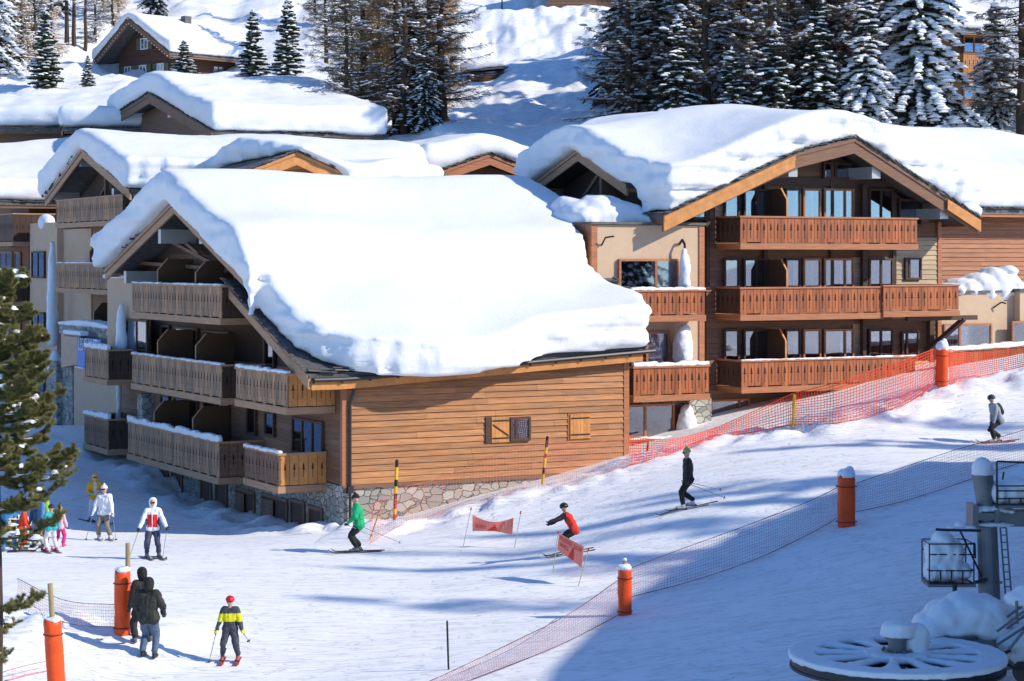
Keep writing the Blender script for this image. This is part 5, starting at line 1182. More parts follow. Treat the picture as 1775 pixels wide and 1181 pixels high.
    for i,(s,sg) in enumerate((('L',1),('R',-1))):
        shd=sh+l*sg*.098*H; a,b,c=hands[i]; hp=wp(a,b,c)+up*feet[s].z*0
        el,hnd=ik(shd,hp,.165*H,.15*H,-f*.6+l*sg*.7-up*.5)
        cap(shd,el,.046*B_,.040*B_,JK); cap(el,hnd,.039*B_,.031,JK)
        dv=(hnd-el).normalized(); HP.append((hnd+dv*.045*H,dv)); side_=dv.cross(up).normalized() if abs(dv.z)<.95 else l; bend=side_.cross(dv).normalized()
        if bend.dot(f)<0: bend=-bend
        cap(hnd,hnd+dv*.045*H,.022,.024,GL,8)
        for k,(o,ln) in enumerate(((-.020,.030),(-.007,.036),(.007,.034),(.019,.026))):
            p0=hnd+dv*.05*H+side_*o*H; p1=p0+dv*ln*.55*H+bend*.008*H; p2=p1+dv*ln*.3*H+bend*ln*.55*H; cap(p0,p1,.0095,.009,GL,6); cap(p1,p2,.009,.008,GL,6)
        t0=hnd+dv*.02*H-side_*sg*.02*H; cap(t0,t0+dv*.022*H+bend*.03*H-side_*sg*.012*H,.010,.009,GL,6)
    vox=.0105*H/1.75
    me=npmesh('t',np.array([tuple(v) for v in mb.v]),mb.f,[]); me=bake(me,[('REMESH',dict(mode='VOXEL',voxel_size=max(.009,vox))),('SMOOTH',dict(factor=.5,iterations=3))])
    V=getco(me); N=getno(me)
    D_=np.full(len(V),1e9); Mi=np.zeros(len(V),int); 
    for a,b,r0,r1,m in caps:
        a=np.array(a); b=np.array(b); ab=b-a; t=np.clip(((V-a)@ab)/max(1e-9,ab@ab),0,1); dd=np.linalg.norm(V-a-t[:,None]*ab,axis=1)-(r0+(r1-r0)*t)
        k=dd<D_; D_[k]=dd[k]; Mi[k]=m
    cl=(Mi<2); V=V+N*(cl*(.015*fbm(V*np.array([7,7,11.]),3,int(abs(px)))))[:,None]
    setco(me,V); me.name='body'
    for m in mats_: me.materials.append(m)
    if paint:
        for m in paint[0]: me.materials.append(cmat(m))
    nf=len(me.polygons); ls=np.zeros(nf,int); me.polygons.foreach_get('loop_start',ls); lv=np.zeros(len(me.loops),int); me.loops.foreach_get('vertex_index',lv); fv=lv[ls]
    fm=Mi[fv]
    if paint:
        loc=V[fv]-np.array(hipc); ff=loc@np.array(f)/H; ll=loc@np.array(l)/H; uu=loc@np.array(td)/H
        fm=paint[1](fm,ff,ll,uu)
    me.polygons.foreach_set('material_index',fm.astype(np.int32)); me.polygons.foreach_set('use_smooth',np.ones(nf,bool)); me.update()
    link(bpy.data.objects.new('body',me),root)
    hc=headcol or jacket; hm_=cmat(hc,.35 if head=='helmet' else .8,'headwear')
    if head=='helmet':
        s=MB(); s.ball((0,0,0),.072*H,.079*H,.070*H,16,10); 
        o=s.build('helmet',hm_,root,smooth=True); V=getco(o.data); V[:,2]=np.maximum(V[:,2],-.012*H); setco(o.data,V); o.location=headc+hd*.026*H-hf*.006*H; o.rotation_euler=(0,0,math.atan2(hf.x,-hf.y)*1.0); 
        if not goggles: goggles=True
    elif head=='hat':
        s=MB(); s.ball((0,0,0),.064*H,.070*H,.072*H,14,10); o=s.build('knit_hat',hm_,root,smooth=True); V=getco(o.data); V[:,2]=np.maximum(V[:,2],-.0*H); setco(o.data,V); o.location=headc+hd*.022*H-hf*.004*H; o.rotation_euler=(0,0,math.atan2(hf.x,-hf.y))
        s=MB(); s.ball(headc+hd*.100*H,.020*H,n=8,m=6); s.build('pompom',hm_,root,smooth=True)
    elif head=='hood':
        s=MB(); q=headc+hd*.014*H-hf*.012*H; s.capsule(q-hd*.045*H-hf*.01*H,q+hd*.012*H,.066*H,.070*H,14); o=s.build('hood',hm_,root,smooth=True)
        V=getco(o.data); rel=V-np.array(headc); fr=rel@np.array(hf)/H; k=fr>.032; V=V-np.outer((fr-.032)*H*k*1.0,np.array(hf)); setco(o.data,V)
    elif head=='hair':
        s=MB(); s.ball((0,0,0),.058*H,.064*H,.058*H,14,8); o=s.build('hair',hm_,root,smooth=True); V=getco(o.data); V[:,2]=np.maximum(V[:,2],-.004*H); setco(o.data,V); o.location=headc+hd*.03*H-hf*.012*H; o.rotation_euler=(0,0,math.atan2(hf.x,-hf.y))
    s=MB()
    if goggles:
        for sg in (-1,1): s.ball(headc+hd*.008*H+hf*.050*H+hl*sg*.020*H,.022*H,.022*H,.016*H,8,6)
        s.build('goggles',M['dmetal'],root,smooth=True)
    else:
        for sg in (-1,1): s.ball(headc+hd*.006*H+hf*.050*H+hl*sg*.019*H,.006*H,n=6,m=4)
        s.box(-.014*H,.014*H,-.004,.004,-.003,.003)
        mo=np.array(headc-hd*.028*H+hf*.047*H); 
        for i in range(len(s.v)-8,len(s.v)): p=s.v[i]; s.v[i]=tuple(Vector(mo)+hl*p[0]+hf*p[1]+up*p[2])
        s.build('face_features',cmat((.08,.04,.03)),root)
    if backpack:
        s=MB(); c=chest-f*.10*H*1.0; s.capsule(c-td*.07*H,c+td*.07*H,.062*H,.055*H,12); s.capsule(c-td*.05*H+l*.03*H,c+td*.05*H+l*.03*H,.055*H,.05*H); s.capsule(c-td*.05*H-l*.03*H,c+td*.05*H-l*.03*H,.055*H,.05*H); o=s.build('backpack',cmat((.03,.035,.045)),None,smooth=True); o.location=g; tag(o,'dark backpack on the back of '+who,'backpack')
    if skis:
        sy=R(ski_yaw); sf=(f*math.cos(sy)+l*math.sin(sy)).normalized(); sr=Vector((sf.y,-sf.x,0))
        for s,nm,sg in (('L','left',1),('R','right',-1)):
            c=g+feet[s]; Ls=.95*H*sk_len; c=Vector((c.x,c.y,0)); sk=MB(); V=[]; n=14
            a=c-sf*Ls*.45; b=c+sf*Ls*.5; za=gz(a.x,a.y); zb_=gz(b.x,b.y); zc=g.z+feet[s].z-.03; 
            for i in range(n+1):
                t=i/n; p=a.lerp(b,t); z=max(za+(zb_-za)*t, zc-.03+0*t)+.0 if abs(t-.47)<.2 else za+(zb_-za)*t
                z=zc if abs(t-.47)<.12 else (za+(zc-za)*(t/.35) if t<.35 else zc+(zb_+.02-zc)*((t-.59)/.41))
                z+=.10*max(0,(t-.88)/.12)**2; w_=.045*(1+.25*abs(t-.45)*2)*(1 if t<.93 else max(.15,(1-t)/.07)); V+=[p-sr*w_+up*z,p+sr*w_+up*z,p+sr*w_+up*(z+.018),p-sr*w_+up*(z+.018)]
            o=Vector((c.x,c.y,zc)); V=[v-o for v in V]
            Fs=[]
            for i in range(n):
                q=i*4
                for k in range(4): Fs.append((q+k,q+(k+1)%4,q+4+(k+1)%4,q+4+k))
            Fs+=[(3,2,1,0),(n*4,n*4+1,n*4+2,n*4+3)]
            root_s=empty('ski',o); tag(root_s,'%s ski under %s'%(nm,who),'ski','skis under '+who if False else None)
            me=npmesh('blade',np.array([tuple(v) for v in V]),Fs,[cmat(skis,.35,'ski_topsheet')]); link(bpy.data.objects.new('blade',me),root_s)
            bd=MB(); q=Vector((0,0,.02))
            for t in (-.055*H,.105*H): p=sf*t; bd.capsule(tuple(p+sr*.03+q+up*.015),tuple(p-sr*.03+q+up*.015),.022,.022,8)
            bd.build('binding',M['dmetal'],root_s)
    for (hand,tip) in poles:
        hp,dv=HP[hand]; tp=g+wp(*tip); 
        if tip[2]<=.02: tp.z=gz(tp.x,tp.y)-.03
        a=g+hp; ax=(tp-a).normalized(); m=MB(); a0=a-ax*.06; o=a0
        root_p=empty('ski_pole',o); tag(root_p,'ski pole in the %s hand of %s'%(('left','right')[hand],who),'ski pole')
        m.tube((0,0,0),tp-o,.011,.008,6); m.build('shaft',cmat(pole_col,.3,'pole_shaft'),root_p); m=MB(); m.capsule((0,0,0),ax*.13,.019,.017,8); m.build('grip',M['dmetal'],root_p)
        m=MB(); q=(tp-o)-ax*.07; m.tube(q,q+ax*.012,.045,.045,10); m.build('basket',M['dmetal'],root_p)
    return root
P=person
P(620,958,1.78,82,'skier in a bright green jacket and black trousers gliding left below the plank wall',(.01,.36,.14),(.012,.012,.014),head='hat',headcol=(.015,.015,.018),crouch=.25,lean=8,hands=((.16,.13,.52),(.02,-.2,.50)),step=.03,skis=(.02,.02,.025),poles=((0,(-.25,.1,.28)),(1,(-.75,-.15,.12))),who='the skier in green',goggles=True,bulk=1.3,stance=.07)
P(1192,882,1.8,80,'skier all in black with a bobble hat crossing the piste to the left',(.012,.012,.014),(.012,.012,.014),head='hat',headcol=(.35,.38,.10),crouch=.2,lean=4,hands=((.05,.16,.45),(.02,-.16,.44)),step=.10,skis=(.03,.03,.035),poles=((0,(-.6,.2,.18)),(1,(-.62,-.1,.28))),who='the skier all in black',boot=(.5,.5,.52),stance=.07,goggles=True,bulk=1.12)
P(990,958,1.62,84,'skier in a red jacket and black helmet leaning forward behind the orange banner',(.62,.035,.02),(.014,.012,.014),head='helmet',headcol=(.015,.02,.016),crouch=.75,lean=28,hands=((.42,.16,.56),(.36,-.1,.50)),skis=(.02,.02,.025),who='the skier in the red jacket',goggles=True,spot=foot(988,960),paint=([(.03,.015,.03)],lambda fm,ff,ll,uu: np.where((fm==0)&(ff>.16),6,fm)))
P(1727,768,1.75,78,'skier in a pale grey jacket, dark helmet and backpack crouching by the right edge',(.30,.33,.36),(.015,.015,.018),head='helmet',headcol=(.03,.04,.07),crouch=.55,lean=24,hands=((.12,.14,.40),(.02,-.17,.42)),step=.08,skis=(.30,.03,.07),poles=((1,(-.9,-.1,.36)),),who='the skier with the backpack',goggles=True,backpack=True,boot=(.45,.40,.33),stance=.07)
P(165,906,1.72,-12,'woman in a yellow hooded coat and white trousers, arms raised to her chest',(.72,.36,.02),(.62,.62,.64),head='hood',headcol=(.72,.36,.02),hands=((.15,.09,.68),(.16,-.09,.62)),glove=(.5,.5,.5),skis=(.05,.08,.15),poles=((1,(.05,-.75,.42)),),who='the woman in the yellow coat',goggles=True,boot=(.15,.18,.25),bulk=1.1,ski_yaw=40,sk_len=.85,paint=([(.62,.60,.58)],lambda fm,ff,ll,uu: np.where((fm==0)&(ff>.03)&(abs(ll)<.03)&(uu>.06),6,fm)))
P(181,937,1.78,14,'skier in a white jacket, white hat and grey trousers standing right of the yellow coat',(.78,.78,.8),(.22,.19,.165),head='hat',headcol=(.8,.79,.78),hands=((.10,.22,.44),(.10,-.22,.42)),glove=(.5,.55,.6),skis=(.45,.45,.45),poles=((0,(-.08,.20,0)),(1,(.1,-.33,0))),who='the skier in white',goggles=True,boot=(.6,.58,.55),ski_yaw=34,sk_len=.9)
P(265,969,1.76,-4,'skier in a red and white jacket with a white hood and navy trousers',(.78,.78,.8),(.045,.055,.10),head='hood',headcol=(.8,.8,.82),hands=((.16,.27,.48),(.16,-.24,.45)),skis=(.10,.10,.11),poles=((0,(.12,.17,0)),(1,(.1,-.40,0))),who='the skier in red and white',goggles=True,ski_yaw=24,sk_len=.85,stance=.10,bulk=1.1,
  paint=([(.68,.02,.025),(.015,.015,.02)],lambda fm,ff,ll,uu: np.where((fm==0)&(uu<.225)&(uu>.01)&(abs(ll)<.085),np.where(abs(ll)<.007,0,6),np.where((fm==0)&(abs(ll)>.085)&(uu<.20)&(ff<.05),7,fm))))
P(258,1141,1.82,186,'person in a dark hooded jacket and blue jeans seen from behind',(.030,.030,.026),(.075,.12,.19),head='hood',headcol=(.02,.02,.02),hands=((.12,.16,.56),(.1,-.16,.54)),who='x',boot=(.02,.02,.02),bulk=1.25,stance=.075)
P(247,1114,1.72,150,'person in a long dark coat half hidden behind the one in blue jeans',(.022,.020,.018),(.02,.02,.022),head='hood',headcol=(.015,.014,.013),hands=((.02,.20,.38),(.12,-.12,.5)),who='x',long_coat=True,bulk=1.15,lean=3)
P(399,1148,1.46,-2,'child in a yellow and dark grey ski suit with a red helmet',(.055,.06,.075),(.055,.06,.075),head='helmet',headcol=(.62,.02,.025),hands=((.10,.22,.42),(.10,-.24,.40)),glove=(.65,.62,.03),boot=(.45,.10,.06),skis=(.35,.07,.06),poles=((0,(.02,.31,.30)),(1,(.05,-.33,0))),who='the child in yellow and grey',sk_len=.62,stance=.12,
  paint=([(.72,.66,.015)],lambda fm,ff,ll,uu: np.where((fm==0)&(uu>.11)&(uu<.235),6,fm)))
P(72,944,1.78,20,'grey-haired man in a lime green jacket behind the ski class',(.25,.52,.06),(.06,.06,.06),head='hair',headcol=(.35,.34,.32),hands=((.08,.17,.45),(.05,-.17,.45)),who='x')
P(67,950,1.7,30,'person in dark blue jacket and black hat beside the lime green jacket',(.05,.09,.14),(.38,.37,.37),head='hat',headcol=(.012,.012,.012),hands=((.1,.17,.46),(.05,-.17,.46)),who='x',boot=(.03,.03,.03),paint=([(.10,.22,.42)],lambda fm,ff,ll,uu: np.where((fm==0)&(ll>.05),6,fm)))
P(89,958,1.42,150,'child in a turquoise jacket and white trousers seen from behind',(.02,.42,.44),(.72,.68,.70),head='helmet',headcol=(.03,.03,.06),hands=((.1,.2,.5),(.1,-.2,.5)),boot=(.4,.06,.12),skis=(.3,.08,.10),who='the turquoise child',sk_len=.7,glove=(.02,.35,.4))
P(103,948,1.28,200,'small child in a pink jacket and magenta trousers at the right of the ski class',(.72,.45,.52),(.62,.03,.20),head='helmet',headcol=(.45,.38,.05),hands=((.08,.17,.46),(.08,-.17,.46)),boot=(.5,.05,.15),who='x')
P(38,957,1.45,-100,'child in a bright red ski suit half hidden by the pine branches',(.68,.05,.015),(.68,.05,.015),head='helmet',headcol=(.10,.02,.02),hands=((.15,.1,.5),(.15,-.1,.5)),lean=12,crouch=.2,skis=(.03,.03,.03),who='the red-suited child',sk_len=.7)
P(16,957,1.5,170,'child in a sky blue ski suit next to the red one, behind the branches',(.02,.26,.55),(.03,.28,.58),head='helmet',headcol=(.02,.1,.3),hands=((.1,.18,.48),(.1,-.18,.48)),who='x',lean=8)
P(1,948,1.5,190,'child in a blue ski suit cut off by the left edge',(.02,.24,.52),(.03,.25,.52),head='helmet',headcol=(.02,.1,.3),hands=((.1,.18,.48),(.1,-.18,.48)),who='x')
# ======================= nets, padded posts, poles, banners
ORG=mat('orange_pad_cover',(.80,.085,.012),.42,var=.15,vscale=3,bump=.6,bscale=5)
NETC=mat('orange_net_cord',(.80,.075,.025),.6); NETD=mat('faded_net_cord',(.42,.22,.24),.7); ROPE=mat('dark_rope',(.10,.035,.05),.8)
def pad(px,py,h,r,label,cap=.12,post=None,wrap=0,seed=0,lean=0,postpx=0,spot=None,sq=False):
    g=spot or foot(px,py); rt=empty('padded_post',g-Vector((0,0,.05))); tag(rt,label,'padded post'); rr=random.Random(seed); s=MB(); n=20; K=16; V=[]
    for j in range(K+1):
        z=h*j/K
        for k in range(n):
            a=2*math.pi*k/n; q=r*(1+.03*math.sin(3*a+seed)+.02*rr.uniform(-1,1)+ .05*math.sin(z*7+a*2+seed)*.4)
            if j==0 or j==K: q*=.93
            ca,sa=math.cos(a),math.sin(a)
            if sq: m_=max(abs(ca),abs(sa)); q=q*(.55+.45/m_)
            V.append((q*ca+lean*z,q*sa,z+(.03*rr.random() if j==K else 0)))
    Fs=[(j*n+k,j*n+(k+1)%n,(j+1)*n+(k+1)%n,(j+1)*n+k) for j in range(K) for k in range(n)]+[tuple(range(n-1,-1,-1)),tuple(range(K*n,K*n+n))]
    s.add(V,Fs); s.build('pad_cover',ORG,rt,smooth=True)
    st=MB()
    for z in (h*.12,h*.8): 
        pts=[((r*1.07)*(1.12 if sq else 1)*math.cos(2*math.pi*k/16)+lean*z,(r*1.07)*(1.12 if sq else 1)*math.sin(2*math.pi*k/16),z) for k in range(17)]; st.path(pts,.012,5)
    st.build('strap',ROPE,rt)
    if cap:
        c=MB(); c.ball((lean*h,0,h+cap*.15),r*1.1,r*1.1,cap); c.ball((lean*h+r*.3,0,h+cap*.8),r*.5,r*.5,cap*.6); c.ball((lean*h-r*.4,-r*.3,h+cap*.3),r*.6,r*.6,cap*.6); lump(c,.03,4,.5,.02,6,name='snow_cap',parent=rt)
    if post:
        m=MB(); m.tube((postpx+lean*h*.6,.05,h*.5),(postpx+lean*(h+post),.05,h+post),.06,.055,10); m.build('post',M['pole'],rt)
        if wrap>1: c=MB(); c.ball((postpx+lean*(h+post),.05,h+post),.06,.06,.05); lump(c,.015,2,.5,0,name='post_snow',parent=rt)
    return g
pA=pad(212,1098,1.52,.19,'orange padded post with a bare pole beside it, left of the dark-coated couple',.07,.62,seed=1,postpx=.12)
pB=pad(99,1196,1.52,.19,'leaning orange padded post in the bottom left corner with a grey pole on top',.06,.75,seed=2,lean=-.07)
pC=pad(1083,1066,1.18,.17,'crumpled orange padded post with snowy shoulders at the middle of the lower net',.10,.20,2,seed=3)
pD=pad(1467,912,1.42,.24,'square dull orange padded post with a snow cap on the upper right piste',.2,None,seed=4,sq=True)
pE=pad(1633,668,1.38,.22,'orange padded post against the red balconies, topped by a snow knob',.26,None,seed=5)
def curve(pts,n,sag=0):
    """points -> n+1 evenly spaced samples, Catmull-Rom"""
    P=[Vector(p) for p in pts]; out=[]; k=len(P)-1
    for i in range(n+1):
        t=i/n*k; j=min(k-1,int(t)); u=t-j; p0=P[max(0,j-1)];p1=P[j];p2=P[j+1];p3=P[min(k,j+2)]
        q=.5*((2*p1)+(p2-p0)*u+(2*p0-5*p1+4*p2-p3)*u*u+(3*p1-p0-3*p2+p3)*u**3); q.z-=sag*4*u*(1-u); out.append(q)
    return out
def net(name,label,top,bot,cell,rows,r,matn,rope=None,sag=0,seed=0,col2=None,ground_=True):
    if ground_:
        T2,B2=[],[]
        for a,b in zip(top,bot):
            px,py=b.x/b.y*F+CX,HY+(CZ-b.z)/b.y*F; g=foot(px,py,38,100); tz=CZ-((HY+(CZ-a.z)/a.y*F)-HY)/F*g.y; B2.append(g+Vector((0,0,.04))); T2.append(Vector((a.x/a.y*g.y,g.y,tz)))
        top,bot=T2,B2
    tl=sum((Vector(a)-Vector(b)).length for a,b in zip(top[:-1],top[1:])); n=int(tl/cell); A=curve(top,n,sag); Bc=curve(bot,n,-.0); rr=random.Random(seed)
    o=A[0].copy(); o.z=Bc[0].z; V=[];
    grid=[[A[i].lerp(Bc[i],j/rows)+Vector((0,.05*math.sin(i*.13+j*.5),0))+Vector((rr.uniform(-1,1),rr.uniform(-1,1),rr.uniform(-1,1)))*cell*.07-o for j in range(rows+1)] for i in range(n+1)]
    mb=MB()
    for i in range(n+1):
        Vv,Fs=skin(grid[i],r,r,3); mb.add(Vv,Fs)
    for j in range(rows+1):
        Vv,Fs=skin([grid[i][j] for i in range(n+1)],r,r,3); mb.add(Vv,Fs)
    rt=empty('safety_net',o); tag(rt,label,'net'); mb.build('mesh',matn,rt)
    if rope:
        m=MB(); Vv,Fs=skin([p-o for p in A],rope,rope,5); m.add(Vv,Fs); m.build('rope',ROPE if col2 is None else col2,rt); m=MB(); Vv,Fs=skin([p-o for p in Bc],rope,rope,5); m.add(Vv,Fs); m.build('rope',ROPE if col2 is None else col2,rt)
    return rt
def atY(px,py,Y): return Vector(W(px,py,Y))
# lower net
yC=pC.y; yD=pD.y
net('n','sagging safety net between the crumpled post and the bottom edge',[atY(1074,1004,yC),atY(990,1062,49.3),atY(900,1108,48),atY(780,1165,46.6),atY(700,1200,45.8)],[atY(1078,1066,yC),atY(990,1112,49),atY(900,1150,47.6),atY(790,1192,46.2),atY(700,1230,45.4)],.085,11,.0042,NETD,.009)
net('n','long grey safety net between the crumpled post and the square snow-capped post',[atY(1092,985,yC),atY(1200,945,52.2),atY(1310,905,53.8),atY(1400,870,55),atY(1456,843,yD)],[atY(1092,1038,yC),atY(1200,1010,51.8),atY(1310,972,53.4),atY(1400,930,54.6),atY(1456,898,yD)],.085,12,.0042,NETD,.009)
net('n','safety net from the square snow-capped post to the right edge',[atY(1484,838,yD),atY(1560,812,58.2),atY(1650,782,60.4),atY(1720,762,62),atY(1800,738,64)],[atY(1484,890,yD),atY(1560,873,57.8),atY(1650,845,60),atY(1720,820,61.6),atY(1800,795,63.6)],.085,12,.0042,NETD,.009)
# upper orange net, following the bank
q=[((640,880),(642,944),64.5),((690,848),(690,915),66.6),((760,880-50),(762,893),67.6),((850,792),(850,866),68.6),((945,765),(945,850),69.2),((1010,770),(1010,832),70.2),((1090,757),(1092,808),71.6)]
net('n','faint pink net strung in front of the stone base and plank wall',[atY(*a,Y) for a,b,Y in q],[atY(*b,Y) for a,b,Y in q],.12,12,.0042,mat('faded_pink_net',(.72,.22,.16),.7),.006,seed=1,col2=NETC)
q=[((1090,757),(1092,808),71.6),((1160,762),(1160,790),72),((1230,745),(1232,763),72.3),((1300,716),(1300,752),72.6),((1375,682),(1376,738),72.8)]
net('n','narrow orange net rising from the plastered wing to the slanted yellow stake',[atY(*a,Y) for a,b,Y in q],[atY(*b,Y) for a,b,Y in q],.11,9,.0115,NETC,.014,seed=2,col2=NETC)
q=[((1375,682),(1376,738),72.8),((1450,663),(1450,736),73.2),((1530,636),(1530,716),73.9),((1580,620),(1580,697),74.5),((1622,604),(1622,668),75)]
net('n','tall orange net in front of the lowest red balcony up to the padded post',[atY(*a,Y) for a,b,Y in q],[atY(*b,Y) for a,b,Y in q],.115,14,.0125,NETC,.014,seed=3,col2=NETC)
q=[((1645,606),(1645,668),75.2),((1700,612),(1700,654),76),((1790,596),(1790,634),77.2)]
net('n','orange net over the terrace fence at the right edge',[atY(*a,Y) for a,b,Y in q],[atY(*b,Y) for a,b,Y in q],.11,11,.0115,NETC,.014,seed=4,col2=NETC)
# bottom left rope net
net('n','thin sagging rope net left of the pole-backed padded post',[atY(30,1003,52),atY(110,1040,50.5),atY(198,1048,49.2)],[atY(30,1035,52),atY(110,1082,50.2),atY(198,1090,49.)],.12,7,.004,mat('pale_pink_net',(.62,.40,.40),.7),.007)
net('n','pink rope running into the bottom left corner',[atY(-10,1170,44),atY(40,1155,44.2),atY(88,1145,44.3)],[atY(-10,1190,44),atY(40,1175,44.2),atY(88,1165,44.3)],.3,1,.003,mat('pink_cord',(.7,.15,.2),.7),.008,col2=mat('pink_rope',(.75,.10,.14),.7))
YL=mat('yellow_paint',(.78,.48,.02),.5,var=.1); BKp=mat('black_paint',(.02,.02,.02),.5); RDp=mat('red_paint',(.5,.03,.03),.5)
def stake(px0,py0,Y,px1,py1,r,label,bands,name='marker_pole',cat='marker pole'):
    a=atY(px0,py0,Y); b=atY(px1,py1,Y+.1); rt=empty(name,a); tag(rt,label,cat); m=MB(); d=b-a; a2=Vector((0,0,0))-d*.1
    t0=-.1
    for (t1,mi) in bands: m.tube(d*t0,d*t1,r,r,8,mi); t0=t1
    m.tube(d*.995,d*1.01,r*.9,r*.4,8,1)
    m.build('pole',[YL,BKp,RDp,M['pole']],rt)
stake(683,918,66.8,688,798,.055,'yellow and black striped marker pole at the corner of the stone base',[(.1,0),(.22,2),(.3,0),(.45,2),(.52,1),(.62,0),(.72,1),(.9,0),(1,1)])
stake(939,850,69.3,949,757,.05,'leaning yellow and black marker pole in front of the plank wall',[(.3,0),(.42,1),(.6,0),(.68,2),(.8,0),(1,1)])
stake(1374,738,72.8,1377,684,.05,'orange-yellow stake holding the net before the lowest balcony',[(1,0)],'net_stake','stake')
stake(1119,800,71.9,1124,765,.03,'dark orange net stake by the corner of the plank wall',[(.5,0),(1,1)],'net_stake','stake')
stake(638,944,64.4,663,872,.022,'thin slanted bamboo stake right of the green skier',[(.3,0),(1,3)],'net_stake','stake')
stake(779,1210,45.2,775,1077,.022,'thin dark grey rod standing at the bottom edge of the piste',[(1,1)],'rod','rod')
def banner(cs,Y0,Y1,poles,label,lab2,text,seed):
    """slalom-style banner: corner pixels (tl,tr,br,bl); sagging cloth between two thin stakes"""
    BM_=mat('salmon_banner_cloth',(.95,.25,.17),.7,var=.06); BD=mat('banner_print',(.62,.05,.035),.7)
    tl,tr,br,bl=[atY(*c,Y) for c,Y in zip(cs,(Y0,Y1,Y1,Y0))]; o=bl.lerp(br,.5); rt=empty('banner',o); tag(rt,label,'banner'); m=MB(); n=14; V=[]
    for i in range(n+1):
        t=i/n; sg=.10*seed*math.sin(math.pi*t)
        for j in range(5): s=j/4; p=tl.lerp(tr,t).lerp(bl.lerp(br,t),s); p=p-Vector((0,0,sg*(1-s*1.3)))+Vector((0,.03*math.sin(t*9+s*2),0)); V.append(p-o)
    m.add(V,[(i*5+j,i*5+j+1,(i+1)*5+j+1,(i+1)*5+j) for i in range(n) for j in range(4)]); ob=m.build('cloth',BM_,rt); sd_=ob.modifiers.new('thick','SOLIDIFY'); sd_.thickness=.006
    def onb(t,s,e=-.02): return tl.lerp(tr,t).lerp(bl.lerp(br,t),s)-Vector((0,0,.10*seed*math.sin(math.pi*t)*(1-s*1.3)))-o+Vector((0,e+.03*math.sin(t*9+s*2),0))
    pr=MB(); tri=[(.36,.92),(.64,.92),(.56,.30)] if seed>0 else [(.44,.95),(.66,.95),(.60,.25)]
    pr.add([onb(*q) for q in tri],[(0,1,2)]); 
    rr=random.Random(3)
    pr.build('print',BD,rt)
    tc=bpy.data.curves.new('t','FONT'); tc.size=1
    for k,(body,t0,t1,s0,s1) in enumerate(text):
        tc.body=body; to=bpy.data.objects.new('t',tc); scn.collection.objects.link(to); dg=bpy.context.evaluated_depsgraph_get(); tm=bpy.data.meshes.new_from_object(to.evaluated_get(dg)); bpy.data.objects.remove(to)
        C=getco(tm); x=C[:,0]; x=(x-x.min())/(x.max()-x.min()); y=(C[:,1]-C[:,1].min())/(C[:,1].max()-C[:,1].min()+1e-6)
        setco(tm,np.array([tuple(onb(t0+(t1-t0)*a,s1+(s0-s1)*b,-.024)) for a,b in zip(x,y)])); tm.materials.clear(); tm.materials.append(BD); tm.name='lettering'; link(bpy.data.objects.new('lettering',tm),rt)
    for k,(b_,t_,Y,tip) in enumerate(poles):
        a=atY(*b_,Y); b=atY(*t_,Y); r2=empty('banner_stake',a); tag(r2,lab2[k],'stake'); m=MB(); d=b-a; m.tube(-d*.08,d*.93,.013,.011,6,0); m.tube(d*.93,d*1.,.022,.02,8,1); m.build('stake',[mat('pale_bamboo',(.42,.44,.30),.6),RDp],r2)
banner([(819,893),(890,898),(888,927),(819,921)],61.6,61.4,[((804,943),(817,880),61.9,0),((890,961),(903,886),61.3,0)],'salmon banner with a red triangle strung between stakes, the one further up the piste',
  ['left stake of the upper salmon banner','right stake of the upper salmon banner'],[('SKIEZ',.06,.34,.5,.75)],1.6)
banner([(969,925),(1012,948),(1008,984),(966,953)],55.2,54.2,[((959,988),(968,921),55.3,0),((1001,1022),(1021,950),54.,0)],'tilted salmon banner with a red triangle in front of the red-jacketed skier',
  ['left stake of the tilted salmon banner','right stake of the tilted salmon banner'],[('PRUDENCE',.05,.55,.10,.34),('SKIEZ',.07,.42,.45,.68),('SLOW',.62,.93,.12,.36)],0)
# ======================= chairlift return station (bottom right) 
Yw=38.6; wc=atY(1555,1140,Yw)
rt=empty('bullwheel',wc); tag(rt,'large horizontal lift wheel covered with snow in the bottom right corner','lift wheel')
Rw=2.0; m=MB(); n=64
def ring(mb,r0,r1,z0,z1,mi=0,n=64):
    V=[]
    for k in range(n):
        a=2*math.pi*k/n
        for r,z in ((r0,z0),(r1,z0),(r1,z1),(r0,z1)): V.append((r*math.cos(a),r*math.sin(a),z))
    mb.add(V,[(4*k+i,4*((k+1)%n)+i,4*((k+1)%n)+(i+1)%4,4*k+(i+1)%4) for k in range(n) for i in range(4)],mi)
ring(m,1.82,1.97,-.16,-.04); ring(m,1.75,2.0,-.20,-.15); ring(m,1.75,2.0,-.05,-.0); ring(m,.25,1.8,-.19,-.165); m.build('rim',M['dmetal'],rt)  # inner dark disc added so the gaps between spokes read as shade
m=MB(); NS=12
for k in range(NS): a=2*math.pi*(k+.5)/NS; m.tube((.3*math.cos(a),.3*math.sin(a),-.06),(1.85*math.cos(a),1.85*math.sin(a),-.06),.05,.05,6)
m.build('spokes',M['dmetal'],rt)
